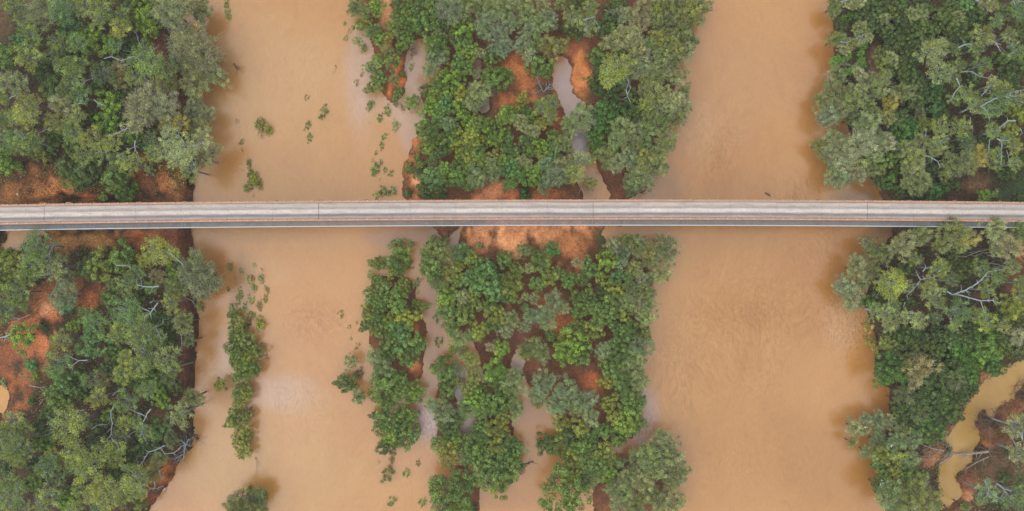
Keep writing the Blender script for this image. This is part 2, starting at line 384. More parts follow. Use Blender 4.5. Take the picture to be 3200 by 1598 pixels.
SANDS = [  # x, y, rx, ry, colour, weight  (kinds of ground as they lie)
    (1575, 735, 130, 60, (240, 166, 122), 1), (1490, 755, 45, 45, (208, 138, 98), .9), (1700, 740, 70, 60, (232, 158, 112), 1), (1780, 770, 70, 60, (208, 134, 90), .95), (1835, 740, 40, 55, (150, 98, 64), .8), (1700, 690, 260, 40, (214, 142, 102), 1),
    (1535, 600, 42, 38, (208, 136, 98), 1), (1600, 610, 30, 26, (200, 122, 78), .9), (1705, 610, 60, 30, (178, 108, 68), .8), (1650, 600, 40, 30, (150, 92, 62), .7),
    (1622, 225, 55, 70, (190, 116, 74), .95), (1585, 320, 40, 45, (196, 118, 74), .9), (1545, 350, 22, 60, (112, 78, 60), .8), (1800, 160, 40, 45, (150, 90, 60), .9), (1812, 245, 28, 70, (202, 126, 78), 1), (1750, 290, 20, 40, (180, 96, 58), .9), (1745, 400, 28, 45, (150, 84, 58), .8), (1590, 440, 35, 60, (128, 82, 60), .7),
    (1296, 450, 22, 34, (200, 122, 78), 1), (1292, 520, 26, 50, (178, 112, 74), .9), (1302, 572, 16, 24, (232, 158, 116), 1), (1308, 615, 18, 22, (184, 116, 76), .8), (1272, 590, 12, 30, (120, 74, 58), .8),
    (1250, 230, 18, 60, (196, 112, 66), 1), (1219, 290, 14, 22, (212, 118, 64), 1), (1204, 35, 16, 50, (214, 150, 112), 1), (1212, 150, 14, 50, (196, 124, 84), .9), (1230, 195, 12, 25, (200, 116, 70), .9), (1410, 105, 10, 16, (188, 112, 70), .9),
    (1300, 1028, 12, 22, (206, 122, 76), 1), (1297, 1145, 18, 14, (226, 142, 96), 1), (1310, 1170, 16, 30, (150, 92, 60), .8), (1590, 958, 14, 18, (200, 124, 82), 1), (1745, 1010, 46, 40, (176, 106, 68), .9), (1840, 1190, 34, 26, (176, 98, 60), .95), (1600, 1040, 60, 60, (112, 72, 58), .8), (1700, 950, 40, 40, (160, 96, 64), .7), (1450, 1475, 24, 20, (160, 86, 56), .9), (1862, 1545, 30, 34, (112, 68, 50), .9), (1660, 1140, 40, 30, (132, 82, 60), .6), (1560, 975, 60, 90, (92, 66, 56), .6),
    (150, 590, 110, 50, (172, 112, 68), .95), (230, 585, 60, 34, (196, 126, 78), .9), (60, 600, 60, 50, (158, 104, 64), .9), (300, 622, 60, 30, (172, 104, 66), .8), (120, 545, 60, 25, (128, 86, 58), .6), (30, 640, 200, 22, (140, 96, 60), .7),
    (480, 560, 45, 70, (142, 88, 60), .9), (530, 575, 22, 45, (182, 114, 72), .9), (575, 600, 28, 45, (160, 118, 72), .8), (500, 630, 100, 25, (130, 80, 54), .8),
    (300, 745, 170, 34, (160, 116, 70), .95), (220, 765, 70, 34, (168, 118, 72), .9), (480, 740, 110, 40, (142, 86, 54), .9), (560, 740, 40, 60, (120, 72, 50), .9), (440, 730, 30, 16, (176, 102, 62), .8),
    (300, 915, 60, 50, (168, 96, 60), .9), (240, 900, 90, 60, (140, 92, 60), .8), (160, 950, 60, 60, (160, 100, 64), .9), (175, 968, 22, 22, (206, 150, 116), .9), (130, 1060, 60, 80, (186, 112, 72), 1), (185, 1020, 24, 60, (196, 118, 78), .9), (60, 1100, 70, 40, (150, 88, 60), .8), (20, 1150, 50, 60, (140, 84, 56), .9), (70, 1220, 40, 80, (150, 88, 56), .9), (105, 1230, 30, 90, (156, 96, 60), .8), (30, 1300, 50, 40, (120, 76, 52), .6), (130, 1150, 50, 50, (140, 96, 66), .7),
    (590, 1000, 22, 280, (112, 70, 52), .9), (575, 900, 30, 60, (92, 66, 50), .7), (555, 1215, 26, 34, (148, 92, 64), .9), (530, 1300, 50, 60, (110, 76, 54), .7), (520, 1460, 40, 60, (168, 98, 58), .95), (470, 1550, 40, 50, (160, 92, 58), .9), (28, 85, 50, 70, (92, 74, 56), .7), (510, 150, 60, 60, (116, 76, 58), .8), (540, 240, 40, 60, (126, 78, 56), .7), (585, 330, 40, 70, (110, 72, 50), .8),
    (3030, 580, 55, 40, (118, 88, 68), .85), (2750, 620, 60, 30, (104, 72, 56), .8), (2720, 200, 30, 80, (128, 96, 80), .9), (3170, 795, 22, 40, (150, 88, 58), .8), (3140, 880, 40, 60, (110, 74, 52), .7), (3060, 920, 60, 60, (88, 60, 48), .6), (2840, 110, 30, 16, (110, 74, 58), .7), (3060, 250, 30, 24, (112, 80, 64), .7), (3190, 115, 30, 22, (118, 78, 60), .7),
    (3060, 1175, 16, 30, (176, 122, 92), .9), (3150, 1280, 70, 50, (146, 92, 64), .55), (3090, 1370, 60, 40, (142, 90, 60), .55), (3070, 1385, 18, 12, (186, 114, 60), .8), (3010, 1500, 34, 60, (156, 92, 64), .55), (3008, 1545, 16, 16, (196, 136, 104), .9), (2890, 1415, 30, 40, (196, 136, 104), .55), (2965, 1570, 30, 24, (140, 92, 64), .55), (3100, 1470, 90, 70, (104, 82, 62), .8), (3180, 1450, 60, 80, (100, 84, 64), .7), (2960, 1345, 22, 16, (150, 112, 88), .9), (2950, 1330, 40, 14, (120, 92, 70), .7), (3120, 1200, 60, 40, (120, 84, 64), .5)]
GRASS = [(3160, 600, 110, 60, (52, 72, 44), .9), (1885, 745, 26, 34, (84, 92, 58), .9), (2850, 610, 60, 40, (50, 70, 42), .6), (300, 560, 60, 30, (92, 84, 56), .6)]

def terrain_height(X, Y):
    h = np.full(X.shape, -1.6, dtype=np.float32)
    rag = NZ.fbm(X * 0.5, Y * 0.5, 4) * 2.2 + NZ2.fbm(X * 1.6, Y * 1.6, 3) * 0.9
    bump = NZ.fbm(X * 0.16 + 9, Y * 0.16, 5)
    for poly, hm, w, na in LANDS:
        sdp = sdist(poly, X, Y) + rag * (0.55 if hm > 2 else 0.8)
        top = hm * (1 - np.exp(-np.maximum(sdp, 0) / w)) + na * bump * np.clip(sdp / 3, 0, 1)
        h = np.maximum(h, np.where(sdp > 0, top, np.maximum(sdp * 0.45, -1.6)))
    for poly, lv in CARVES:
        sdp = sdist(poly, X, Y) + rag * (1.3 if poly is CREEK else 0.5) + (0.9 if poly is CREEK else 0.7 if poly is POND1 else 0.0)
        h = np.where(sdp > 0, np.minimum(h, lv - np.minimum(0.08 + sdp * 0.5, 1.0)), np.minimum(h, lv + 0.02 - sdp * 1.3))
    for pts, w, dep in GULLIES:
        p = [P(a, b) for a, b in pts]; d = np.full(X.shape, 1e9, dtype=np.float32)
        for (x0, y0), (x1, y1) in zip(p[:-1], p[1:]):
            ex, ey = x1 - x0, y1 - y0
            t = np.clip(((X - x0) * ex + (Y - y0) * ey) / (ex * ex + ey * ey), 0, 1)
            d = np.minimum(d, np.hypot(X - x0 - t * ex, Y - y0 - t * ey))
        d = d + rag * 0.35
        h = np.where(h > 0.3, h - dep * np.clip(1.25 - d / w, 0, 1), h)
    return h

GX0, GX1, GY0, GY1, GS = -150.0, 150.0, -82.0, 82.0, 0.5
gx = np.arange(GX0, GX1 + 1e-6, GS); gy = np.arange(GY0, GY1 + 1e-6, GS)
TX, TY = np.meshgrid(gx, gy)
TX = TX.astype(np.float32); TY = TY.astype(np.float32)
TH = terrain_height(TX, TY)
def ground_z(x, y):
    i = int(np.clip((y - GY0) / GS, 0, len(gy) - 1)); j = int(np.clip((x - GX0) / GS, 0, len(gx) - 1))
    return float(TH[i, j])

def blobs(X, Y, base, items, rag, gain=1.0):
    c = np.tile(np.array(alb(base), dtype=np.float32), X.shape + (1,)) if isinstance(base, tuple) else base
    px = X * PPM + 1600; py = 799 - Y * PPM
    for x, y, rx, ry, col, w in items:
        d = np.hypot((px - x) / rx, (py - y) / ry) + rag
        a = (np.clip((1.15 - d) / 0.7, 0, 1) * w)[..., None]
        g_ = gain if col[2] < 138 else gain * 0.84 / np.array(WMUL, dtype=np.float32)     # pale patches: sky sheen painted onto calm water, and foam
        c = c * (1 - a) + np.array(alb(col), dtype=np.float32) * g_ * a
    return c

rg = NZ2.fbm(TX * 0.22, TY * 0.22, 6) * 2.4 + NZ.fbm(TX * 0.9, TY * 0.55, 4) * 1.1
soil = blobs(TX, TY, (88, 68, 50), SANDS + GRASS, rg, np.array((1.42, 1.5, 1.36), dtype=np.float32))
isl = ((TX * PPM + 1600 > 1100) & (TX * PPM + 1600 < 2250))[..., None]
soil_i = blobs(TX, TY, (132, 88, 60), SANDS + GRASS, rg, np.array((1.42, 1.5, 1.36), dtype=np.float32))
soil = np.where(isl, soil_i, soil)
# the cut face of the left bank and wet margins are a browner earth of their own
face = np.clip((0.35 - TH) / 0.5, 0, 1)[..., None]
soil = soil * (1 - 0.55 * face) + np.array(alb((96, 62, 44)), dtype=np.float32) * 0.55 * face
ny, nx = TX.shape
idx = np.arange(ny * nx).reshape(ny, nx)
quads = np.stack([idx[:-1, :-1], idx[:-1, 1:], idx[1:, 1:], idx[1:, :-1]], -1).reshape(-1, 4)
sand_rough = np.where(isl[..., 0], 0.65, 1.0)
ground = mesh_np("ground", np.stack([TX, TY, TH], -1).reshape(-1, 3), quads, [M["soil"]], True,
                 {"soil": ('POINT', soil.reshape(-1, 3)), "rough": ('POINT', sand_rough.ravel())})
obj("ground", ground, kind="structure", label="red earth river banks and sandy islands")
# the plain beyond the frame, lying lower than the modelled ground and reaching the horizon
g = Geo(); g.box(-3000, 3000, -3000, 3000, -3.2, -3.0)
far = g.mesh("plain", [M["soil"]], fattr={"soil": ('POINT', np.tile(alb((70, 78, 52)), (8, 1))), "rough": ('POINT', np.ones(8))})
obj("plain", far, kind="structure", label="flat scrub plain beyond the river")

# ------------------------------------------------------------------ water
SILT_SHEEN = [
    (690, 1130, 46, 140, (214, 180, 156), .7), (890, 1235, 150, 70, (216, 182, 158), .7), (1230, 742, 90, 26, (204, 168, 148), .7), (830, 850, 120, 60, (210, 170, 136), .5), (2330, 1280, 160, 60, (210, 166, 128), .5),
    (755, 930, 44, 130, (158, 122, 92), .75), (752, 1180, 50, 160, (176, 134, 98), .6), (1210, 1460, 60, 60, (182, 140, 108), .5), (1170, 400, 30, 120, (196, 160, 132), .6), (1330, 720, 60, 20, (140, 108, 86), .8),  # sediment, foam and submerged-bush tones, with sky sheen painted in as pale patches
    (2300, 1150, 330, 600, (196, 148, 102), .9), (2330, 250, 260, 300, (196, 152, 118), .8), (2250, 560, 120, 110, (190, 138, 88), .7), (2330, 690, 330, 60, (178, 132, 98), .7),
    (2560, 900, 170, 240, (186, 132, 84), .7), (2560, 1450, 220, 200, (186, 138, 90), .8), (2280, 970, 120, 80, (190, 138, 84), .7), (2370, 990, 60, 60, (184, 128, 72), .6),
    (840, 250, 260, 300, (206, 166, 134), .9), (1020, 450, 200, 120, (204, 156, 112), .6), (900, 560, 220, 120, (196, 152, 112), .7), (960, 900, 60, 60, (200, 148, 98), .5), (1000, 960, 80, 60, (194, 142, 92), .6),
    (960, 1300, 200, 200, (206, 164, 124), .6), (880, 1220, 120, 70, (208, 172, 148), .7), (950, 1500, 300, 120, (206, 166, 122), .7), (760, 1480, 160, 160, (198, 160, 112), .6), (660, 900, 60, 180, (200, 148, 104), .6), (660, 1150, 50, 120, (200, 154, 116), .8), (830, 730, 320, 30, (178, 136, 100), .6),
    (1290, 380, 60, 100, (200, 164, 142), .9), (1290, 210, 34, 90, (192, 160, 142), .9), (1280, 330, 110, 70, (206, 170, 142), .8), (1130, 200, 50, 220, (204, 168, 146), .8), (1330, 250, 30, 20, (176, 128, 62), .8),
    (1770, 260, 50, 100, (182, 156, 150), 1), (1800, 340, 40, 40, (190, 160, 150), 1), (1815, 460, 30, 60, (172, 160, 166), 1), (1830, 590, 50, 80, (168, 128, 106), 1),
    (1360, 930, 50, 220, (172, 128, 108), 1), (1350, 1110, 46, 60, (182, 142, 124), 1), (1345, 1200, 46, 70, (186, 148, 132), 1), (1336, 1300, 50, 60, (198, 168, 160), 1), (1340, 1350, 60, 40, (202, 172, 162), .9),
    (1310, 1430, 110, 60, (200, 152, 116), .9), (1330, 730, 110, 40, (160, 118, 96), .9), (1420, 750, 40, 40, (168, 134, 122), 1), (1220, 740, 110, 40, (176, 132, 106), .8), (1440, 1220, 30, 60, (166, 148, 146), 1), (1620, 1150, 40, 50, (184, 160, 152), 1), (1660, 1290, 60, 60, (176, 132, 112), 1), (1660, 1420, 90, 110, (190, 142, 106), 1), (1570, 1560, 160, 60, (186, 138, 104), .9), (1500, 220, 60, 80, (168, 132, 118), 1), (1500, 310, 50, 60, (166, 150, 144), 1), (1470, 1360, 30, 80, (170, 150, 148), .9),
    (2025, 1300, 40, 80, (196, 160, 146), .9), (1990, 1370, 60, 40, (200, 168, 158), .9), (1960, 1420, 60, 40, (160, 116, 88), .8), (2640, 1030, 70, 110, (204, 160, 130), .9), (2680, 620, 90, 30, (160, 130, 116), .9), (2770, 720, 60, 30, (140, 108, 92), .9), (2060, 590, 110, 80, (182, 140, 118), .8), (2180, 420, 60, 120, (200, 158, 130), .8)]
RIP = [(2250, 520, 110, 120, .9), (2330, 1000, 280, 200, .8), (2640, 1030, 110, 130, 1), (2560, 790, 120, 100, .5), (980, 990, 140, 110, .8), (1340, 1320, 60, 80, 1), (2010, 1340, 90, 90, 1), (2180, 420, 150, 150, .4), (2130, 1180, 120, 200, .7), (920, 1240, 160, 110, .5), (2300, 1450, 300, 200, .3), (900, 190, 200, 200, .2), (660, 1180, 50, 150, .4), (2480, 600, 140, 100, .6)]
WX, WY = np.meshgrid(np.arange(-160, 160.1, 1.0), np.arange(-90, 90.1, 1.0))
WX = WX.astype(np.float32); WY = WY.astype(np.float32)
wrag = NZ.fbm(WX * 0.06, WY * 0.06, 5) * 1.1
silt_sheen = blobs(WX, WY, (204, 154, 108), SILT_SHEEN, wrag)
rip = np.full(WX.shape, 0.12, dtype=np.float32)
for x, y, rx, ry, w in RIP:
    d = np.hypot((WX * PPM + 1600 - x) / rx, (799 - WY * PPM - y) / ry) + wrag * 1.3
    rip = np.maximum(rip, np.clip(1.2 - d, 0, 1) * w)
wi = np.arange(WX.size).reshape(WX.shape)
wq = np.stack([wi[:-1, :-1], wi[:-1, 1:], wi[1:, 1:], wi[1:, :-1]], -1).reshape(-1, 4)
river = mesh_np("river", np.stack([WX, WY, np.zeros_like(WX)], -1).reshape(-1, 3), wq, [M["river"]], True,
                {"silt_sheen": ('POINT', silt_sheen.reshape(-1, 3)), "ripple": ('POINT', rip.ravel())})
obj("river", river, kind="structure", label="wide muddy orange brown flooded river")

def sheet(name, poly, z, c, label):
    p = np.array([P(a, b) for a, b in poly]); lo, hi = p.min(0) - 3, p.max(0) + 3
    X, Y = np.meshgrid(np.arange(lo[0], hi[0] + 1, 1.0), np.arange(lo[1], hi[1] + 1, 1.0))
    keep = sdist(poly, X, Y) > -3.4
    i = np.arange(X.size).reshape(X.shape)
    q = np.stack([i[:-1, :-1], i[:-1, 1:], i[1:, 1:], i[1:, :-1]], -1)
    q = q[keep[:-1, :-1] & keep[1:, 1:] & keep[:-1, 1:] & keep[1:, :-1]]
    n = X.size
    cc = np.array(alb(c)) / np.array(WMUL) * 0.98 * (1 + 0.25 * NZ.fbm(X.ravel() * 0.12, Y.ravel() * 0.12, 3))[:, None]
    me = mesh_np(name, np.stack([X, Y, np.full_like(X, z)], -1).reshape(-1, 3), q, [M["creek"]], True, {"silt_sheen": ('POINT', cc), "ripple": ('POINT', np.full(n, 0.05))})
    obj(name, me, kind="structure", label=label)
sheet("creek", CREEK, 1.1, (184, 146, 72), "still yellow brown creek at the lower right")
sheet("pond", POND1, 1.2, (190, 144, 92), "small brown pond under the left bridge end")
sheet("pond", POND2, 1.0, (206, 148, 64), "small orange pond at the left edge")

def added_haze_box():  # thin volume added to lift the dark tones to a matte look
    m = bpy.data.materials.new("tone_lift_haze"); m.use_nodes = True
    nt = m.node_tree; nt.nodes.clear()
    out = nt.nodes.new("ShaderNodeOutputMaterial"); v = nt.nodes.new("ShaderNodeVolumePrincipled")
    v.inputs["Color"].default_value = (0.95, 0.96, 1.0, 1); v.inputs["Density"].default_value = ADDED_HAZE; v.inputs["Anisotropy"].default_value = 0.0
    nt.links.new(v.outputs[0], out.inputs["Volume"])
    g = Geo(); g.box(-3100, 3100, -3100, 3100, -4.2, CAM_H + 3)
    obj("added_haze", g.mesh("added_haze", [m]), kind="stuff", label="thin pale volume added to lift the dark tones")
if ADDED_HAZE: added_haze_box()
LEAFK = np.array((0.88, 0.88, 0.76))

# ------------------------------------------------------------------ the bridge
ZD = 13.5
_bx = [-600, 0, 400, 800, 1200, 1600, 2100, 2400, 2800, 3200, 3800]
_bt = [652, 639.6, 633.4, 629.6, 626.6, 624.8, 623.6, 624.4, 627.6, 632.4, 642]
_pf = np.polyfit(_bx, _bt, 4)
def top_edge(px): return float(np.polyval(_pf, px))
def BP(px, off, z):                # off = photo pixels south of the bridge's north edge
    x, y = P(px, top_edge(px) + off, ZD)
    return (x, y, z)
bridge = obj("road_bridge", None, label="long narrow concrete bridge with rusty guard rails crossing the flooded river", cat="bridge")
joints = [138 + 142.95 * k for k in range(-5, 28)]
expan = {0, 6, 12, 18, 24, -6}
def seg(g, xa, xb, o0, o1, z0, z1, gap=0.0):
    a, b = xa + gap, xb - gap
    g.hexa([BP(a, o1, z0), BP(b, o1, z0), BP(b, o0, z0), BP(a, o0, z0), BP(a, o1, z1), BP(b, o1, z1), BP(b, o0, z1), BP(a, o0, z1)])
for i in range(len(joints) - 1):
    xa, xb = joints[i], joints[i + 1]
    k = i - 5
    ga = 0.65 if k in expan else 0.2
    gb = 0.65 if (k + 1) in expan else 0.2
    # deck panel: a strip grid so the wear bands follow the lanes
    nu, nv = 6, 14
    V, F, A = [], [], []
    for iz, z in ((0, ZD), (1, ZD - 0.35)):
        for u in range(nu + 1):
            for v in range(nv + 1):
                V.append(BP(xa + ga + (xb - xa - ga - gb) * u / nu, 6.6 + (57.6 - 6.6) * v / nv, z)); A.append(v / nv)
    q = lambda u, v, s: s * (nu + 1) * (nv + 1) + u * (nv + 1) + v
    for u in range(nu):
        for v in range(nv):
            F.append((q(u, v, 0), q(u, v + 1, 0), q(u + 1, v + 1, 0), q(u + 1, v, 0))); F.append((q(u, v, 1), q(u + 1, v, 1), q(u + 1, v + 1, 1), q(u, v + 1, 1)))
    for u in range(nu):
        F.append((q(u, 0, 0), q(u + 1, 0, 0), q(u + 1, 0, 1), q(u, 0, 1))); F.append((q(u, nv, 0), q(u, nv, 1), q(u + 1, nv, 1), q(u + 1, nv, 0)))
    for v in range(nv):
        F.append((q(0, v, 0), q(0, v, 1), q(0, v + 1, 1), q(0, v + 1, 0))); F.append((q(nu, v, 0), q(nu, v + 1, 0), q(nu, v + 1, 1), q(nu, v, 1)))
    obj("deck_panel", mesh_np("deck_panel", V, F, [M["deck"]], fattr={"across": ('POINT', np.array(A))}), bridge)
    for nm, o0, o1, z0, z1, mt in (("kerb", 0.0, 6.5, ZD - 0.35, ZD + 0.22, "kerb"), ("kerb", 57.7, 63.2, ZD - 0.35, ZD + 0.22, "kerb"),
                                   ("guard_rail", 3.2, 6.3, ZD + 0.62, ZD + 0.86, "rail"), ("guard_rail", 59.4, 62.8, ZD + 0.62, ZD + 0.86, "rail"),
                                   ("walkway_edge_beam", 78.8, 81.4, ZD - 0.55, ZD - 0.12, "galv"), ("girder", 8.0, 12.5, ZD - 1.7, ZD - 0.36, "steel"), ("girder", 51.0, 55.5, ZD - 1.7, ZD - 0.36, "steel")):
        g = Geo(); seg(g, xa, xb, o0, o1, z0, z1, 0.1)
        obj(nm, g.mesh(nm, [M[mt]]), bridge)
    # crossbeam with its ochre ends, and the pier below
    g = Geo(); north = -4.6 if (k < 10 or k in (17, 18, 19, 20, 21)) else 0.6
    seg(g, xa - 4.6, xa + 4.6, north, 58.0, ZD - 2.3, ZD - 1.71)
    obj("crossbeam", g.mesh("crossbeam", [M["ochre"]]), bridge)
    g = Geo()
    for off in (14, 46):
        x, y, _ = BP(xa, off, 0); g.tube([(x, y, ZD - 2.32), (x, y, -2.5)], [0.42, 0.42], 10)
    obj("pier", g.mesh("pier", [M["pier"]]), bridge)
    if k in expan:
        g = Geo(); seg(g, xa - 0.64, xa + 0.64, 6.7, 57.5, ZD - 0.2, ZD - 0.03)
        obj("expansion_joint", g.mesh("expansion_joint", [M["dark"]]), bridge)
g = Geo(); seg(g, 124, 146, -3.6, -0.1, ZD - 0.3, ZD + 0.1); obj("bracket", g.mesh("bracket", [M["ochre"]]), bridge)
g = Geo()
g.hexa([BP(202, -0.1, ZD - .3), BP(226, -0.1, ZD - .3), BP(219, -4.4, ZD - .3), BP(208, -4.4, ZD - .3), BP(202, -0.1, ZD + .1), BP(226, -0.1, ZD + .1), BP(219, -4.4, ZD + .1), BP(208, -4.4, ZD + .1)])
obj("bracket", g.mesh("bracket", [M["ochre"]]), bridge)
# small repeated pieces, each kind joined
gp, gc, gs, gb, gg, gh = Geo(), Geo(), Geo(), Geo(), Geo(), Geo()
X0, X1 = joints[0] + 2, joints[-1] - 2
x = 2.0 + 28.7 * math.ceil((X0 - 2.0) / 28.7)
while x < X1:
    for off, co in ((2.1, 1.7), (60.9, 60.0)):
        seg(gp, x - 0.7, x + 0.7, off - 0.9, off + 0.9, ZD + 0.221, ZD + 0.70)
        seg(gc, x - 1.3, x + 1.3, co - 1.0, co + 1.0, ZD + (0.705 if off < 10 else 0.865), ZD + (0.78 if off < 10 else 0.93))
    x += 28.7
x = X0
while x < X1:                                     # studs down the middle of the road and scuppers along the south kerb
    seg(gs, x - 0.7, x + 0.7, 33.6 + RNG.uniform(-.3, .3), 34.8, ZD + 0.004, ZD + 0.03); x += 20.4 + RNG.uniform(-2, 2)
x = X0 + 10
while x < X1:
    seg(gs, x - 1.3, x + 1.3, 55.4, 56.7, ZD + 0.004, ZD + 0.03); x += 47.2
for xa in joints[1:-1]:
    for d in (-1.0, 9.0, 51, 98):
        if d > 20 and RNG.rand() < 0.5: continue
        seg(gb, xa + d - 0.5, xa + d + 0.5, 63.4, 78.7, ZD - 0.5, ZD - 0.2)
x = X0
while x < X1:                                     # open steel grating: cross bars with gaps the ground shows through
    seg(gg, x, x + 1.15, 63.4, 78.7, ZD - 0.18, ZD - 0.13); x += 1.75
for off in (64, 69, 74):
    for i in range(len(joints) - 1): seg(gg, joints[i], joints[i + 1], off, off + 0.7, ZD - 0.24, ZD - 0.19)
x = X0
while x < X1:
    seg(gh, x - 0.35, x + 0.35, 80.0, 80.8, ZD - 0.12, ZD + 0.9); x += 35.9
for i in range(len(joints) - 1): seg(gh, joints[i], joints[i + 1], 79.9, 80.9, ZD + 0.9, ZD + 0.97)
for nm, g, mt in (("rail_post", gp, "steel"), ("post_cap", gc, "white"), ("road_stud", gs, "dark"), ("walkway_bracket", gb, "galv"), ("walkway_grating", gg, "steel"), ("handrail", gh, "galv")):
    obj(nm, g.mesh(nm, [M[mt]]), bridge, kind="stuff")

# ------------------------------------------------------------------ crown shapes (each built once, shared by many trees)
def cards(C, N, L, W, rs, fold=0.0):
    """diamond leaf cards: centres C, normals N, half length L, half width W -> verts, quads"""
    n = len(C)
    N = N / (np.linalg.norm(N, axis=1, keepdims=True) + 1e-9)
    r = rs.normal(size=(n, 3)); t = np.cross(N, r); t /= (np.linalg.norm(t, axis=1, keepdims=True) + 1e-9)
    s = np.cross(N, t)
    L = np.broadcast_to(np.asarray(L).reshape(-1, 1), (n, 1)); W = np.broadcast_to(np.asarray(W).reshape(-1, 1), (n, 1))
    v = np.stack([C - t * L, C + s * W, C + t * L, C - s * W], 1)
    return v.reshape(-1, 3), np.arange(4 * n).reshape(n, 4)

def dome(n, rs, low=-0.15, flat=0.85, r0=0.74, jit=0.12):
    i = np.arange(n) + 0.5
    z = 1 - (1 - low) * i / n
    a = i * 2.399963 + rs.rand() * 6.28
    s = np.sqrt(np.clip(1 - z * z, 0, 1))
    p = np.stack([s * np.cos(a), s * np.sin(a), z * flat], 1) * r0
    return p + rs.normal(size=(n, 3)) * jit * [1, 1, 1.1]

def lump(rs):
    """an uneven outline: radius factor by direction"""
    a = rs.rand(3) * 6.28; b = rs.uniform(0.08, 0.2, 3)
    return lambda p: 1 + b[0] * np.cos(np.arctan2(p[:, 1], p[:, 0]) * 2 + a[0]) + b[1] * np.cos(np.arctan2(p[:, 1], p[:, 0]) * 3 + a[1]) + 0.5 * b[2] * np.cos(np.arctan2(p[:, 1], p[:, 0]) * 5 + a[2])

def crown_leafy(seed, nclump=30, per=125, size=0.047, cr=0.215, low=-0.15, gaps=0.0):
    rs = np.random.RandomState(seed)
    c = dome(nclump, rs, low=low, r0=0.74 if nclump > 27 else 0.6, jit=0.12 if nclump > 27 else 0.2); c[:, :2] *= lump(rs)(c)[:, None]
    if gaps: c = c[rs.rand(len(c)) > gaps]
    nc = len(c)
    rad = cr * rs.uniform(0.65, 1.3, nc); bright = np.clip(rs.normal(1.0, 0.24, nc), 0.55, 1.6); warm = np.clip(rs.normal(0.25, 0.35, nc), 0, 1)
    C, N, S, Wm = [], [], [], []
    for k in range(nc):
        d = rs.normal(size=(per, 3)); d[:, 2] = d[:, 2] * 0.9 + 0.45; d /= np.linalg.norm(d, axis=1, keepdims=True)
        rr = rad[k] * rs.uniform(0.62, 1.1, per)[:, None]
        C.append(c[k] + d * rr * [1, 1, 0.8]); N.append(d + rs.normal(size=(per, 3)) * 0.4)
        S.append(bright[k] * rs.uniform(0.6, 1.45, per)); Wm.append(np.clip(warm[k] + rs.normal(0, 0.25, per), 0, 1))
    # inner leaves that close the crown
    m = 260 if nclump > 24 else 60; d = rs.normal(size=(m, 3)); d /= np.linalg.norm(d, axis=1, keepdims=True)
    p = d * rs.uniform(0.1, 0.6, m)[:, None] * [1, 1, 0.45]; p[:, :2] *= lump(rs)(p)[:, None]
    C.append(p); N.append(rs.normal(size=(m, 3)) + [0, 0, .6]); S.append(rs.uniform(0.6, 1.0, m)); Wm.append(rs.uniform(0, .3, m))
    C, N = np.concatenate(C), np.concatenate(N)
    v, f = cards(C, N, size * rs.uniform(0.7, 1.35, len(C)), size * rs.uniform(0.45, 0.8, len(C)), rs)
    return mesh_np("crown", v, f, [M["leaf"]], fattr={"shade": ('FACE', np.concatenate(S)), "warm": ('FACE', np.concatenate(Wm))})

def crown_feathery(seed, nspray=50, per=92, L=0.11, W=0.011):
    """plumes of needle-thin leaves sweeping outwards, with pale twigs showing through"""
    rs = np.random.RandomState(seed)
    c = dome(nspray, rs, low=-0.1, flat=0.85, r0=0.68 if nspray > 20 else 0.45, jit=0.13 if nspray > 20 else 0.22); c[:, :2] *= lump(rs)(c)[:, None]
    V, F, S, Wm, n = [], [], [], [], 0
    g = Geo()
    for k in range(len(c)):
        out = c[k] * [1, 1, 0.5]; out = out / (np.linalg.norm(out) + 1e-6) + [0, 0, 0.35] + rs.normal(size=3) * 0.25
        d = out[None] + rs.normal(size=(per, 3)) * 0.75; d /= np.linalg.norm(d, axis=1, keepdims=True)
        base = c[k] + rs.normal(size=(per, 3)) * 0.07
        ll = (L * rs.uniform(0.6, 1.5, per))[:, None]; ww = (W * rs.uniform(0.7, 1.6, per))[:, None]
        side = np.cross(d, rs.normal(size=(per, 3))); side /= np.linalg.norm(side, axis=1, keepdims=True)
        v = np.stack([base, base + d * ll * 0.5 + side * ww, base + d * ll, base + d * ll * 0.5 - side * ww], 1)
        V.append(v.reshape(-1, 3)); F.append(np.arange(4 * per).reshape(per, 4) + n); n += 4 * per
        b = np.clip(rs.normal(1.08, 0.26), 0.55, 1.7); S.append(b * rs.uniform(0.6, 1.6, per)); Wm.append(np.clip(rs.normal(0.2, 0.25) + rs.normal(0, .2, per), 0, 1))
        # twig
        if rs.rand() < 0.85:
            p0 = c[k] * 0.35; p0[2] = c[k][2] * 0.3 - 0.1
            mid = (p0 + c[k]) / 2 + rs.normal(size=3) * 0.05
            g.tube([p0, mid, c[k] + [0, 0, 0.08]], [0.016, 0.011, 0.007], 3)
            for q in range(4):
                e = c[k] + [0, 0, .06] + (out / np.linalg.norm(out) + rs.normal(size=3) * 0.6) * rs.uniform(0.12, 0.26)
                g.tube([c[k] + [0, 0, .05], (c[k] + e) / 2 + rs.normal(size=3) * 0.03 + [0, 0, .05], e + [0, 0, .05]], [0.008, 0.0065, 0.004], 3)
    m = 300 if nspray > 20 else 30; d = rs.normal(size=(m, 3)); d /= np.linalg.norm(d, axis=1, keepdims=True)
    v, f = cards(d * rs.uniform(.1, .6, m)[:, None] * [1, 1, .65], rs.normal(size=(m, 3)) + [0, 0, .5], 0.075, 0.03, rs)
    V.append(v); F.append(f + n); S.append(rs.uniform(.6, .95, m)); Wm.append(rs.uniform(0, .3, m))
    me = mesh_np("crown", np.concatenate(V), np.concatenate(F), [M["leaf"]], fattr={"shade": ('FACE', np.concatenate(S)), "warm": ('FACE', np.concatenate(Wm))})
    return me, g.mesh("branches", [M["twig"]])

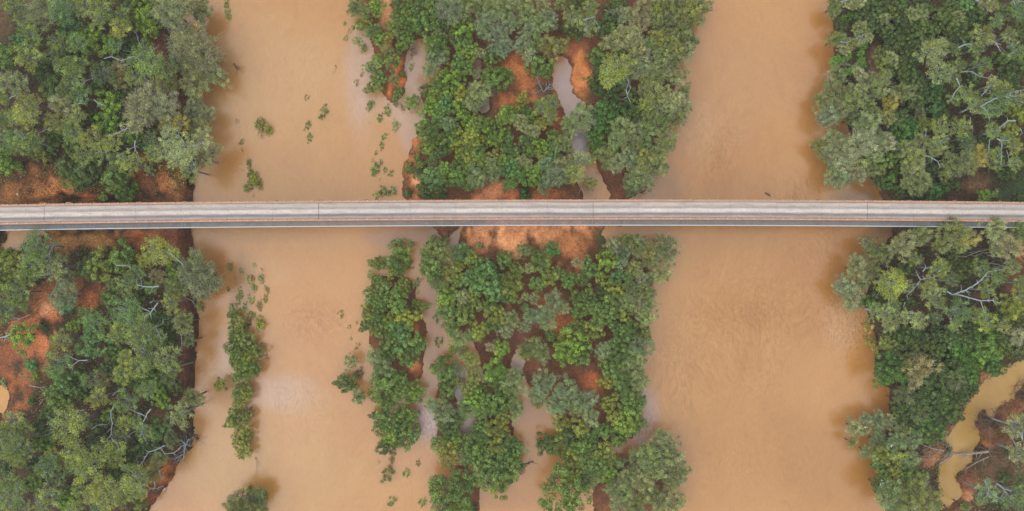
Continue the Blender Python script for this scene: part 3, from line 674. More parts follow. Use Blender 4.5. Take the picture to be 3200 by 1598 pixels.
def crown_gum(seed, npad=15, per=165, size=0.04):
    """open crown: leaf pads at the ends of pale limbs, gaps between them"""
    rs = np.random.RandomState(seed)
    C, N, S, Wm = [], [], [], []
    g = Geo()
    fork = np.array([rs.uniform(-.15, .15), rs.uniform(-.15, .15), -0.35])
    i = np.arange(npad) + 0.6
    rr = 0.86 * np.sqrt(i / npad) * rs.uniform(0.8, 1.1, npad); aa = i * 2.399963 + rs.rand() * 6.28
    for k in range(npad):
        p = np.array([rr[k] * math.cos(aa[k]), rr[k] * math.sin(aa[k]), 0.42 * (1 - rr[k] ** 2) + rs.uniform(-.16, .2)])
        rad = rs.uniform(0.15, 0.31); m = int(per * (rad / 0.23) ** 2)
        d = rs.normal(size=(m, 3)); d /= np.linalg.norm(d, axis=1, keepdims=True)
        sh = rs.rand(3) * 6.28; lob = 1 + 0.3 * np.cos(np.arctan2(d[:, 1], d[:, 0]) * 3 + sh[0]) + 0.2 * np.cos(np.arctan2(d[:, 1], d[:, 0]) * 5 + sh[1])
        C.append(p + d * (rad * lob * rs.uniform(0.35, 1.15, m))[:, None] * [1, 1, 0.55]); N.append(d * 0.5 + [0, 0, 0.5] + rs.normal(size=(m, 3)) * 0.6)
        b = np.clip(rs.normal(1.06, .26), .6, 1.7); S.append(b * rs.uniform(.55, 1.55, m)); Wm.append(np.clip(rs.normal(.25, .28) + rs.normal(0, .2, m), 0, 1))
        mid = fork * 0.45 + p * 0.55 + rs.normal(size=3) * [0.1, 0.1, 0.05]
        e = p * 0.97 + [0, 0, 0.03]
        g.tube([fork, (fork + mid) / 2 + rs.normal(size=3) * .04, mid, e], [0.034, 0.026, 0.019, 0.009], 4)
        for q in range(3):
            e2 = p + rs.normal(size=3) * [rad * .8, rad * .8, rad * .2] + [0, 0, rad * 0.5]
            g.tube([mid * 0.3 + p * 0.7, (mid + e2) / 2 + rs.normal(size=3) * .04 + [0, 0, .04], e2], [0.014, 0.010, 0.005], 3)
    C, N = np.concatenate(C), np.concatenate(N)
    v, f = cards(C, N, size * rs.uniform(.7, 1.4, len(C)), size * rs.uniform(.35, .7, len(C)), rs)
    me = mesh_np("crown", v, f, [M["leaf"]], fattr={"shade": ('FACE', np.concatenate(S)), "warm": ('FACE', np.concatenate(Wm))})
    return me, g.mesh("branches", [M["pale"]])

def crown_thin(seed, nclump=26, per=46):
    """flooded bush: sparse tufts and drowned brown stems"""
    rs = np.random.RandomState(seed)
    me = crown_leafy(seed, nclump, per, 0.055, 0.24, low=-0.2, gaps=0.2)
    g = Geo()
    for k in range(26):
        a = rs.rand() * 6.28; r = rs.uniform(.5, 1.15)
        e = np.array([r * math.cos(a), r * math.sin(a), rs.uniform(.1, .6)])
        g.tube([(0, 0, -0.8), e * .5 + rs.normal(size=3) * .08, e], [0.03, 0.02, 0.008], 3)
    return me, g.mesh("branches", [M["brown"]])

PROTO = {
    'R': [(crown_leafy(100 + i), None) for i in range(6)],
    'r': [(crown_leafy(140 + i, 62, 96, 0.034, 0.15), None) for i in range(4)],      # for the larger crowns
    'W': [crown_feathery(200 + i) for i in range(5)], 'w': [crown_feathery(240 + i, 90, 84, 0.08, 0.008) for i in range(3)],
    'G': [crown_gum(300 + i) for i in range(6)], 'g': [crown_gum(340 + i, 24, 170, 0.03) for i in range(3)],
    'S': [(crown_leafy(400 + i, 20, 40, 0.1, 0.28), None) for i in range(3)],
    'F': [crown_thin(500 + i) for i in range(2)] + [crown_feathery(520 + i, 16, 70, 0.2, 0.02) for i in range(3)],
}
def trunk_mesh(seed, mat):
    rs = np.random.RandomState(seed); g = Geo()
    b = rs.normal(size=(5, 2)) * 0.35; b[0] = b[4] = 0
    g.tube([(b[i][0], b[i][1], i / 4) for i in range(5)], [1.0, .8, .66, .55, .42], 7)
    return g.mesh("trunk", [mat])
TRUNK = {m: [trunk_mesh(i, M[m]) for i in range(3)] for m in ("pale", "brown")}

# ------------------------------------------------------------------ the catalogue of trees
# tile x, tile y (photo pixels); then entries u,v,r,kind,colour with u,v,r in tile pixels (3.215 per photo pixel)
T = 400.0 / 1286.0
CAT = {
(0, 0): "150 60 130 G ol;440 110 150 W gy;640 110 140 G gn;250 205 75 W gy;720 270 110 R te;810 290 60 W ol;330 350 130 G ol;230 430 80 R te;320 580 130 G yo;90 590 120 R gn;610 440 110 G ol;780 440 110 G gn;980 430 140 R br;540 560 90 G do;870 70 110 G ol;1040 70 130 G ol;1010 190 100 G ol;1230 160 100 G ol;1220 290 110 G yl;1170 460 90 G gn;700 680 120 G ol;830 640 80 G ol;1040 740 120 G dk;1200 750 110 W tn;760 800 110 G ol;550 890 120 R gn;820 970 110 G gn;640 1060 120 W gy;150 850 130 W gy;40 1000 80 G yo;300 1110 140 G yo;180 1160 100 G ol;40 1180 90 G ol;560 1240 100 G yo;790 1170 90 G yo;1130 1060 130 R br;1110 1210 120 R br;950 1200 80 R dk;1010 880 80 R dk;430 740 80 R dk;640 560 90 R dk;480 620 80 R dk;690 900 80 G do;1240 940 90 R dk",
(350, 0): "370 130 150 R br;400 310 110 R br;270 220 100 R yo;590 110 150 W gy;600 200 100 W bl;740 80 90 W gy;890 110 110 W go;760 430 170 W gk;930 560 170 W gk;1050 760 110 W gy;690 620 110 W bl;860 700 120 W go;830 850 130 W gy;360 600 150 G ol;500 720 120 G ol;560 850 110 W yo;250 760 110 G ol;420 960 150 W pl;300 1130 170 W pl;540 1090 140 W pl;830 1100 110 W pl;960 1160 80 W pl;700 1240 80 G yg;180 480 100 R dk;120 640 90 R dk;200 60 100 R dk",
(0, 300): "160 440 110 G gn;290 450 130 G ol;30 320 80 G ol;60 480 90 G gn;210 510 100 G ol;350 480 80 G ol;520 530 60 S gn;440 600 80 S yo;80 690 120 R br;200 720 60 S gy;740 270 90 G ol;760 380 110 G ol;720 480 80 R gn;950 430 120 G yo;1010 560 120 G yo;860 580 110 G ol;690 700 110 R dk;900 750 130 R dk;850 850 100 R dk;730 850 90 R gn;1150 470 100 G yl;1170 830 130 R gn;1230 950 90 R gn;1040 1010 45 S br;560 400 90 R dk;1080 300 90 R dk;1180 660 100 G do",
(350, 300): "240 400 80 R br;180 670 120 G yl;80 860 110 G ol;230 920 55 S br;150 990 80 R gn;740 530 140 G gy;600 420 105 G gy;930 440 105 G gy;940 640 105 G gy;640 640 105 G gy;790 740 104 G go;880 330 100 G go;500 560 90 G gy;1010 540 90 G gy;560 300 80 G oy;420 570 90 G ol;340 500 50 S te;140 420 45 S te;370 730 60 S gy;400 440 80 G do",
(0, 700): "400 220 160 G gn;60 350 120 R ol;200 430 130 R yo;330 420 130 G ol;100 580 150 R ol;280 540 120 G ol;560 430 130 G go;670 530 80 W bl;180 700 120 G ol;240 790 90 G ol;60 860 110 G gn;650 740 130 W tg;680 850 55 S te;230 1130 120 R br;900 450 110 R dk;1000 430 130 R ol;1120 600 60 W ol;740 1030 60 R br;450 1040 50 S dk;620 1170 110 G yo;880 930 100 G gn;980 1000 120 G gn;1130 760 110 R gn;960 1200 150 R tb;1200 1120 110 G ol",
(350, 700): "110 330 130 R gn;480 270 150 G yl;340 370 80 R yl;620 290 70 G yl;650 480 90 R br;880 520 190 W gy;1000 560 110 W gy;850 370 90 W gy;930 690 80 W gy;620 630 80 W ol;720 650 60 R br;250 490 90 G gn;480 540 80 W tn;160 600 110 G ol;400 640 70 G gn;600 790 100 G yo;890 820 70 F yl;180 870 150 G gn;400 950 60 R br;300 1100 150 G ol;90 1050 100 G yl;430 1130 110 G ol;720 980 110 W go;780 1170 60 W ol;600 1100 80 R dk;580 1200 90 R dk;520 960 90 R dk;280 720 90 R dk",
(0, 1000): "600 440 130 G gn;680 620 140 R tb;620 770 140 R gn;950 600 100 G do;1040 610 80 W tn;1000 770 110 G yl;1230 540 100 G yl;1100 960 70 R br;330 450 60 S te;360 570 45 S yl;50 620 55 S gy;320 820 40 S td;700 1060 190 G yo;820 1010 110 G ol;150 1010 120 G go;250 1100 110 G ol;60 1150 120 G ol;450 1240 90 R br;450 1060 100 R dk;540 920 90 R dk;850 720 90 R dk;1010 1060 90 R dk;1100 500 90 R dk;820 560 80 R dk",
(0, 1198): "180 640 140 G ol;220 740 100 G yo;60 830 100 R dk;530 730 80 G yl;500 830 120 G gn;750 690 120 G yl;880 820 150 G yl;650 800 80 G yl;1080 680 130 G yl;1190 780 80 G yl;360 1010 90 R br;120 1080 150 G ol;500 1130 130 G go;450 1240 100 G ol;700 1180 100 R br;800 1060 80 G yl;1080 1090 170 G yl;920 1110 90 G yl;760 1250 80 G yl;1000 560 100 R dk;600 950 90 G do;330 800 80 R dk;1180 900 100 R dk;250 1230 100 G go;60 1250 90 G go;1000 1250 90 G do",
(350, 1198): "60 640 110 G yl;480 480 110 R tb;500 170 80 R br;470 40 60 R br;150 180 120 G gn;150 380 90 G yl;250 380 80 G ol;700 310 130 G go;820 140 90 W go;270 640 100 R dk;480 760 80 W ol;260 960 140 G ol;190 1090 100 G ol;300 1110 60 G yl;50 1160 100 G yl;420 900 80 W ol;280 1230 60 S ol;380 60 100 G gn;380 620 80 R dk;600 560 80 W do;170 800 90 R dk;340 480 90 G ol;640 60 70 S do;100 520 90 G do",
(680, 800): "130 110 50 F bw;370 95 35 F gy;325 230 50 F yl;440 230 55 F gy;370 320 45 F ol;235 400 48 F br;345 455 45 F br;480 430 50 F gy;150 525 55 F gy;230 570 45 F yl;305 570 40 F yl;160 650 55 F gn;430 685 85 F yl;230 710 45 F yl;150 760 50 F gn;280 840 80 R go;170 930 85 R gn;210 870 50 R yl;330 1020 60 R yl;390 960 70 R ol;180 1040 65 R gn;270 1170 85 R br;380 1130 70 R gn;490 1010 35 F bw;1250 590 50 F bw;450 900 50 F bw;250 760 50 R ol",
(640, 1198): "160 10 64 R yo;330 60 47 R yo;415 120 64 R yo;350 205 60 R yo;300 300 60 R yo;265 390 60 R yo;390 470 74 R yo;340 560 67 R yo;400 640 74 R yo;375 715 47 R yl;440 540 70 F ol;470 260 40 F bw;365 1200 140 W yo;500 1190 90 W ol;450 1080 60 F ol;580 1110 70 F ol",
(640, 1): "1029 977 35 F bw;1193 1157 64 F gn;1206 1064 42 F bw;1038 1257 51 F gn;1055 1379 58 F gn;1405 238 29 F gn;585 1276 96 F ob;534 1244 51 F yl;659 1315 51 F yl;990 907 19 F bw;473 1759 77 F ol;521 1816 84 F yl;437 1874 77 F yo;447 1643 45 F gn;373 1427 35 F bw;331 1218 32 F bw;386 1508 29 F ob;222 23 51 F go;228 100 55 F go;238 170 42 F ol",
(640, 2): "1415 3835 100 R dk;1472 3627 77 W gy;1495 3868 58 R yl;1550 3980 71 W gn;1534 3482 45 F bw;1556 3755 64 F bw;1453 3279 32 F bw;1524 3238 26 F bw;1469 3398 26 F gy;305 3369 65 R ol;418 3466 60 R ol;338 3530 69 R yo;399 3659 65 R ol;322 3787 58 R ol;418 3900 60 R yo;347 3954 65 R ol;412 4173 60 R ol;315 4237 58 R ol;360 3241 55 R yo;283 3160 46 R ol;434 3241 58 F ol;547 5009 84 W ol;402 5089 96 W yo;482 2791 39 F bw;386 2726 32 F gy;241 2903 29 F bw;627 2903 39 F bw;553 3064 51 F bw;354 2903 39 F ol;514 3498 39 F bw;563 3562 32 F bw;305 2791 26 F bw",
(360, 3): "322 3556 122 G ol;222 3675 109 G yo;521 3594 129 G go;383 3736 109 R gn;595 3688 90 G ol;122 3774 103 R dk;283 3848 96 R gn;129 3591 96 G yl;450 3848 90 R br;32 3527 96 R gn;547 3784 84 W do",
(640, 4): "328 5093 96 W yo;514 4977 77 W go;450 5131 96 W yo;579 5083 71 F ol;360 2704 35 F bw;338 2993 45 F ol;450 2977 39 F gy;402 3074 45 F yo;482 3154 48 F ol;264 3266 48 F gn",
(1880, 5): "80 3688 96 R gn;193 3739 109 R gn;315 3681 103 W gg;360 3797 90 W gg;64 3810 84 R yo;273 3826 84 R gn;145 3617 84 R dk",
(1080, 0): "110 60 70 W ol;80 110 70 W ol;190 130 60 W ol;320 60 70 R br;300 120 50 R br;600 80 90 R ol;650 120 50 R yl;720 50 80 R gn;870 60 110 R gn;1050 80 140 W tg;1180 130 100 W gg;1230 30 70 R ol;540 190 80 R gn;620 240 70 R gn;480 280 80 R ol;600 350 90 R gn;720 230 90 R gn;800 240 110 R gn;880 210 60 R yl;140 260 60 R yo;220 230 60 R yo;300 310 60 R gn;250 330 60 W ol;340 400 70 R br;420 390 60 R yo;560 460 60 R br;650 410 50 R gn;185 490 50 F gn;330 620 70 R ol;460 610 85 R gn;250 680 60 W gg;340 800 85 R gn;250 890 60 R ol;570 740 35 S gn;490 800 50 W ol;530 940 55 R gn;670 1030 70 R br;250 1060 50 F gn;345 1190 50 F gn;420 1120 55 F ol;500 1040 50 F ol;570 1090 35 F bw;120 840 40 F bw;165 750 30 F bw;660 680 50 F gy;670 520 45 F bw;0 390 38 F gn;45 315 34 F bw;490 1240 40 F gy;970 270 60 R gn;920 340 50 W gg;870 440 80 R gn;970 390 60 R gn;930 520 100 R gn;900 600 90 W tg;980 570 70 R ol;850 710 80 W tg;1180 310 110 R br;1120 400 70 R gn;1200 470 90 R gn;1220 560 90 R br;1140 660 90 R gn;1030 790 90 R br;1120 850 80 R br;1180 960 80 R yl;940 870 80 R gn;900 940 70 R yl;820 920 70 R do;870 1010 70 R br;850 1100 90 R br;1000 1060 80 R tb;1130 1080 90 R br;1030 950 60 R br;960 1220 70 R gn;1040 1240 70 W tg;1180 1180 80 R br;1250 1030 60 W gy;430 530 60 W ol;130 420 50 W gy;1220 700 70 R gn;520 60 60 R dk",
(1460, 0): "140 220 80 W bl;220 170 80 W bl;250 60 90 W gg;380 110 110 W gg;130 90 90 W ol;300 180 50 R yl;200 310 100 W bl;360 280 90 W bl;330 370 80 W bl;490 230 70 W gg;640 170 100 W gg;720 250 110 W gg;820 170 80 W bl;850 250 60 W bl;620 310 80 W bl;560 60 100 W go;760 60 80 W gy;380 470 90 W bs;290 480 70 W bs;560 440 80 W bl;680 430 100 W ol;620 560 70 G gy;830 490 110 W oy;930 460 80 W yo;720 660 110 R gn;800 700 70 R gn;240 580 80 R gn;210 760 80 R gn;300 780 110 R gn;390 770 80 R gn;240 860 90 R dk;130 530 50 W gy;120 920 110 W gg;90 1010 90 W gg;560 1000 60 R yl;510 1100 40 R yl;570 1100 40 R gn;400 1150 80 R br;490 1200 50 W gg;860 1040 90 G gn;750 1080 90 G ol;830 1170 80 G ol;740 1250 50 R yl;1060 180 110 G go;1200 250 110 G go;1100 30 90 R dk;1240 80 90 G ol;940 50 60 W ol;1010 300 70 R dk;470 20 70 W gy;1110 350 60 R dk",
(1840, 0): "200 170 90 R dk;110 300 80 R dk;330 160 80 W bl;240 290 80 R gn;280 60 80 R dk;420 160 90 W gy;320 390 120 W gy;220 440 80 W gy;440 340 90 W gy;460 480 100 W gy;530 540 80 W tn;530 100 110 W tn;520 240 90 W tn;660 60 80 W yl;800 80 100 W yo;670 200 80 W ol;800 200 80 W do;920 180 90 W yo;1020 110 100 W yl;1030 220 70 W yo;1140 80 80 W ol;1130 210 40 W gy;680 370 80 W yl;610 440 70 W gg;680 470 60 W yl;820 430 90 W yl;870 500 80 W yl;770 330 80 W go;920 310 90 W ol;1000 410 90 W ol;980 520 80 W gy;1060 420 50 W ol;720 600 100 W go;850 620 90 W go;540 660 90 W bl;620 720 80 W gy;480 740 60 W gy;570 790 70 W yo;700 780 80 W ol;860 780 90 W gy;780 690 70 W gy;960 770 70 F gy;1000 860 40 F gy;570 900 80 W go;260 700 150 G yl;390 640 80 G yl;200 820 90 G yl;100 560 90 R gn;300 540 60 R gn;130 900 90 R dk;60 830 80 R dk;220 960 90 R dk;660 960 110 W yo;760 950 80 W yl;570 1050 80 W yl;640 1120 80 W ol;800 1060 100 W gy;880 1010 90 W gy;950 930 70 W ol;960 1080 80 W gy;900 1190 90 W go;750 1180 90 W ol;150 1130 120 R dg;280 1080 90 R dk;430 1080 90 R dk;250 1220 110 R dg;600 1220 90 W ol;400 960 90 R dk;130 700 90 R dk;880 30 80 W ol;720 0 70 W yo;1080 10 70 W ol;330 800 80 G gn",
(1120, 300): "260 410 45 F gn;235 500 45 F ol;310 430 25 F gy;180 575 25 F bw;380 310 55 F gy;170 740 75 F gn;270 745 40 F gn;325 770 40 F gn;230 665 28 F gn;150 645 22 F bw;110 265 20 F bw;250 970 80 F gn;340 965 65 F gn;190 1010 50 F ol;510 720 50 S ol;590 770 50 R dk;620 700 55 S ol;590 615 40 S ol;500 980 40 S gn;700 360 100 R gn;640 300 60 R gn;740 390 60 R gn;850 270 80 R gn;700 530 80 R br;780 590 60 R gn;870 460 80 R gn;960 440 70 R gn;1000 490 80 R yl;1010 380 60 R yl;1110 420 80 R yl;740 660 60 W gn;850 560 70 R dk;740 820 110 R tb;860 740 80 R br;870 860 70 R gn;660 940 70 R dk;700 1000 60 R dk;850 1010 40 S dk;1030 600 60 R br;1010 740 90 R gn;1040 830 110 R gn;1150 640 100 R yl;1190 720 90 R br;1200 840 90 W gg;1100 900 60 R gn;1200 290 80 R ol;1180 480 70 R ol;780 930 70 R gn;930 320 80 R tb;820 180 80 R gn;1090 520 60 R ol",
(1460, 300): "40 270 80 R br;190 290 80 R br;90 300 70 R gn;380 220 80 R br;350 390 90 R gn;280 430 70 R br;410 420 60 R gn;220 430 70 R gn;60 420 80 R yl;100 580 90 R gn;290 600 75 R yo;430 560 80 R gn;470 620 60 R yl;240 690 60 W gg;350 690 80 R gn;270 790 80 W gg;440 740 90 R tb;490 820 90 R gn;420 890 60 R gn;660 350 70 W gy;540 280 70 W gy;600 480 80 R gn;650 560 70 R gn;730 520 90 R br;740 590 60 R yl;560 650 60 W gy;610 680 50 W gy;860 420 70 R gn;850 520 80 R gn;870 620 70 R tb;790 680 70 W tg;720 740 80 R br;620 790 90 R br;690 830 80 R br;830 840 90 W bl;920 800 100 W bl;950 690 80 W gy;970 480 90 W gg;760 930 60 W tg;580 990 70 S dg;1040 300 90 W gg;1160 210 130 W gg;1120 640 110 G lt;1080 780 90 G yl;1230 640 60 G yl;1240 870 60 W yl;450 180 60 R ol;660 180 60 R ol;560 200 60 R gn;620 240 50 R br;740 290 60 R yl;660 440 60 R yo",
(1800, 300): "280 160 110 R dg;320 260 120 R dg;200 300 80 R dk;190 430 90 R db;220 520 80 R db;480 340 110 W gg;420 430 90 W gg;560 460 100 W go;700 340 90 W gg;680 480 80 W gn;300 600 100 W go;310 700 50 W ol;400 690 80 W ps;520 620 90 W ps;590 680 60 W bl;700 640 110 W yl;880 400 110 W go;930 500 70 W gg;860 300 90 W ol;820 700 110 W gg;650 800 110 W gy;580 880 110 W gg;700 880 90 W gy;560 960 60 W gn;560 200 90 R dk;720 220 90 W ol;600 560 70 R dk;380 540 70 R gn;820 580 80 W go;830 190 80 W go",
(1120, 740): "420 130 100 R gn;400 270 110 R gn;350 340 70 R yo;195 270 75 R gn;520 280 50 F ol;130 390 50 R gg;210 430 55 R gn;280 530 85 R gn;150 560 70 R ol;130 630 60 R gn;450 480 80 R ol;580 470 60 F gg;400 560 70 R gn;400 660 110 R gn;230 650 70 R gn;210 730 70 R gn;90 720 50 R yl;100 800 70 R ol;330 820 70 R yl;200 860 90 R gn;490 820 100 R yl;600 700 70 R ol;690 710 55 F gn;60 900 50 R dk;190 930 70 R yo;300 900 80 R gn;420 930 90 R tb;560 1060 110 R gn;300 1100 100 R gn;430 1130 100 R tb;620 1080 60 R gn;500 1210 90 R gn;280 1200 80 R gn;150 1190 70 W gy;260 1260 60 R gg;790 100 110 R go;710 170 70 R gn;870 170 80 W yo;740 290 110 R gn;680 330 60 R gn;780 400 80 R gn;800 490 60 W do;1040 160 90 R tb;1140 220 60 R yl;1020 290 60 R yl;920 350 80 R yo;900 570 110 R br;890 640 70 R br;1140 590 70 R yo;1050 600 70 W gy;900 760 100 R gn;1040 800 100 R ol;940 930 80 R gn;1000 1020 90 W gg;1200 690 70 R ol;1220 950 95 R yl;1130 420 80 R tb;1210 380 90 R gn;790 830 50 F gn;810 1050 60 F ol;960 1130 45 R br;1050 1150 60 W ol;1220 90 55 F gy;1170 280 70 R gn;330 980 70 R gn;1030 450 70 R ol;1060 700 70 R do;1120 1000 70 W gg",
(1480, 740): "130 330 110 R tb;130 480 120 R tb;230 560 100 R tb;260 430 80 R gn;380 480 110 R yo;430 340 70 R ol;310 230 80 R gn;360 590 80 R gn;500 130 70 W go;560 140 50 R gn;790 125 68 R tx;660 250 100 R gn;560 320 50 W gy;760 400 90 R yo;650 470 80 R gn;880 380 60 R gn;960 450 80 R gn;240 780 100 R yo;170 700 70 R gn;210 870 80 R gn;390 830 80 W gg;330 950 70 W gy;520 600 40 W gy;610 620 50 W gy;520 710 40 R tb;590 790 80 W tg;730 800 110 W tg;800 640 100 W tg;880 700 70 W gy;520 900 55 W tg;780 1000 55 R gn;620 1070 70 W go;540 1150 90 W ol;690 1170 80 W gg;280 1130 80 R br;170 1110 50 W tn;980 1080 150 R br;900 1170 80 R br;1080 1180 100 R gn;1000 900 60 W gn;1040 260 50 W tn;1090 910 50 R gn;60 130 0 R gn",
(1760, 740): "500 90 80 W ps;430 250 100 R br;620 160 60 W tg;570 260 70 W tg;550 400 80 R tb;260 310 90 R gn;380 420 70 R yo;200 420 70 R gn;640 40 70 W ol;740 90 100 W go;830 130 90 W oy;870 240 80 W yo;720 310 80 W yo;1030 130 140 W go;950 200 70 W go;1000 370 90 W gy;870 420 80 W gy;780 420 60 W pl;660 410 60 R gn;480 520 80 R yo;590 570 80 R yo;700 600 80 W go;820 560 80 W go;500 650 90 R ol;640 660 80 W gg;600 760 90 R yo;420 790 110 R gn;250 600 80 R gn;150 620 80 R gn;220 720 80 R gn;740 690 70 W gy;860 680 70 W gg;820 800 100 W gg;770 770 30 R yl;310 920 100 R ol;660 930 90 R gn;540 930 70 R tb;800 960 80 R ol;580 1060 110 R gn;770 1100 110 W tg;400 1150 80 W tg;560 1200 110 R gn;720 1220 90 W gg;180 1180 100 R yo;130 760 70 R gn;400 560 70 R dk;330 700 70 R gn;680 510 60 W do;890 560 50 W go",
(1120, 1100): "230 130 100 W gg;310 270 120 R gn;250 380 120 R gn;200 270 70 R gn;420 400 90 R gn;440 280 70 R gn;570 380 90 R br;560 460 70 R ol;220 470 60 R ol;250 630 90 R gn;160 640 45 R dk;450 620 100 R gn;380 730 90 R gn;240 760 80 R gn;490 780 100 R gn;570 840 60 R tb;340 860 90 R br;450 880 90 R gn;280 960 75 R dk;480 960 50 F gy;850 150 110 R gn;880 270 70 R gn;970 290 60 R yo;900 400 90 R gn;1000 180 60 W bs;1130 80 80 W yl;1160 230 80 W yo;1130 350 90 R yo;1230 390 80 R gn;1180 500 120 R br;1090 560 90 W gn;850 600 110 W tg;730 530 70 W gg;920 760 100 R dk;960 860 90 R br;820 910 80 R gn;900 1010 110 R yo;1000 930 80 R gn;1060 1060 60 W bl;1180 950 110 R gn;300 1220 90 F ob;480 1220 60 F ol;600 1120 45 F bw;340 1080 40 F bw;540 640 70 R gn;310 500 60 R gn;1230 830 90 R gn;1000 660 70 R gn;1150 1060 90 R gn;500 660 60 R yo",
(1480, 1100): "220 190 110 R br;250 300 90 R gn;420 240 80 W gg;400 350 100 W gg;260 500 130 R gn;430 570 90 W gg;120 500 90 R gn;100 600 80 R gn;310 650 80 R yo;200 770 90 R yo;290 780 70 R yl;80 750 80 R gn;330 900 100 R gn;230 960 100 R yo;420 960 90 R tb;120 1060 110 R gn;240 1130 110 R gn;400 1120 100 R gn;120 1200 110 R gn;300 1220 100 R gn;680 300 110 W tg;650 420 90 W tg;770 290 60 W tg;640 520 50 R yl;940 370 110 W tg;830 520 110 W tg;1120 490 110 W tg;1030 570 80 W yo;1170 640 90 W gy;890 710 90 R yo;1070 760 90 R yo;720 910 90 R dk;840 940 100 R ol;1060 950 110 R gn;1030 1050 110 R yo;1000 1180 110 R gn;1250 780 60 R gn;320 400 70 R gn;60 900 100 R gn;1150 870 80 R gn;960 850 90 R dk;1140 1130 80 W gg;960 480 70 W gg",
(1800, 1198): "500 50 100 R gn;330 190 80 R yo;600 100 90 W gg;520 180 110 R gn;640 180 70 R gn;390 330 80 R yo;560 310 110 R br;480 430 100 R br;600 420 90 R gn;270 470 80 R gn;420 550 80 R gn;80 640 90 R gn;50 780 90 R br;270 700 110 R yo;220 830 110 R gn;320 910 90 R br;120 950 90 W gn;430 800 60 R tb;850 530 80 W gy;900 620 110 W gy;950 720 120 W gy;720 720 120 W gg;780 850 130 W gg;1040 880 110 W go;960 960 90 W go;600 780 80 W ol;520 950 110 W go;680 1000 110 W gy;380 1060 90 W gg;480 1110 110 W go;420 1220 80 W gy;760 1090 90 W ol;650 1160 70 W yo;850 1180 110 W gy;1020 1170 80 W gy;960 1240 70 W gy;600 1250 90 W go;180 620 70 R dk;440 330 60 R gn;140 880 60 R gn",
(1300, 1198): "360 1090 210 R gn;440 1190 110 R br;270 1000 80 W gg;520 1010 70 R gn;700 900 150 R gn;900 900 130 R gn;800 1010 120 R yo;720 760 120 R gn;60 1200 60 F ol;-240 1200 70 F gn;940 780 90 R tb;800 820 110 R gn;230 1230 80 W go;560 1260 60 S dk",
(1680, 1398): "270 430 210 R gn;330 250 140 R yo;420 130 110 R gn;460 330 110 W gn;140 -20 90 R dk;330 590 60 S gn",
(2500, 0): "340 60 70 W ol;480 20 70 W pl;530 50 50 W yo;600 30 60 W pl;330 110 70 W ol;350 400 80 W ol;430 410 60 W pl;530 440 60 W yo;600 400 60 W pl;690 370 50 W gy;600 280 70 W lt;720 100 100 R dk;840 190 60 W lt;900 110 90 R do;1120 150 70 W lt;980 60 90 R dk;1220 80 90 R dk;730 230 90 R dk;880 310 80 R dk;1010 260 90 R dk;1200 250 80 R gn;1040 420 90 R do;1160 400 90 R dk;930 430 90 R dk;1060 490 70 R dk;910 590 70 W lt;830 640 80 R ol;980 690 90 R do;380 770 90 W go;290 840 60 W gy;340 920 110 W go;220 1020 90 W go;270 1180 110 W bl;380 1120 80 W gy;530 1020 110 W go;600 920 90 W gy;600 760 70 W pl;700 790 70 W gy;780 880 110 W go;850 760 60 W yo;480 900 50 W yo;900 1040 90 W yg;1030 930 90 W go;690 1080 80 W ol;490 1210 45 R br;700 1240 100 W lt;880 1180 80 W yo;1150 1020 100 R dk;1200 1140 60 W do;1220 1220 60 R yo;1000 1240 90 R dk;1120 760 90 R dk;1000 560 90 R dk;800 20 80 R dk;620 150 80 R dk;820 530 70 R do;440 500 60 W gy;420 250 60 R dk;1200 880 90 R dk;560 1180 80 W do;420 990 80 W gy;1140 560 80 R dk",
(2800, 0): "60 60 80 R dk;430 150 90 R do;280 250 80 R dk;330 330 80 R do;470 220 80 R dk;560 280 90 R do;680 70 90 R tb;620 180 60 W lt;660 270 90 R dk;880 40 80 W pl;960 60 60 G yo;1000 220 80 G gn;1200 80 90 G gn;1230 160 70 G gn;840 350 110 G yo;790 490 80 G ol;580 510 70 G ol;930 400 60 W gy;1120 360 80 G go;1060 580 80 R gn;1200 520 90 G gn;330 540 140 G lt;440 470 80 G lt;430 740 120 G lt;620 660 80 G ol;560 790 80 G ol;850 660 90 G gn;700 960 110 G ol;580 1000 70 G ol;960 860 90 G lt;1060 900 90 G yo;1030 1020 110 G gn;800 1080 90 G go;950 1100 110 G gn;1200 1000 90 G go;1170 1110 60 R yl;1260 1160 70 R yl;350 940 90 R td;430 910 60 R td;380 1080 90 R td;450 1150 70 R dk;230 1000 70 R dk;640 1240 80 R lt;200 830 90 R dk;100 700 90 R dk;680 420 90 R dk;550 400 80 R dk;1200 680 90 R dk;800 180 90 R dk;520 60 90 R dk;1100 760 90 R dk;780 800 80 R dk;1080 120 80 W do;250 130 70 W lt;60 440 80 R do;1240 320 70 R dk;1140 840 80 R dk",
(2500, 300): "650 300 110 W lt;600 480 150 W pl;500 480 70 W lt;760 430 110 W gg;870 470 90 W pl;330 430 90 W gy;180 500 70 W yo;310 560 80 W pl;400 680 110 W pl;580 640 120 W gy;310 720 60 W gy;370 830 100 W ps;470 830 70 W ps;590 810 70 W pl;740 600 90 W gg;700 750 80 W go;800 740 60 R yo;850 660 90 R gn;930 620 60 R gn;880 860 90 R dg;970 740 60 R dk;1050 380 100 R dg;1100 300 80 R dg;1240 300 70 R yl;1060 520 80 W lt;1190 460 80 W lt;1140 660 120 W lt;1080 720 80 W lt;1170 890 120 W lt;1050 870 50 W lt;980 420 80 R dk;430 560 80 W gy;640 720 80 W gy;960 520 70 R dk;1000 980 60 R dk;240 590 70 W go;780 850 60 R dk;1000 200 80 R dk",
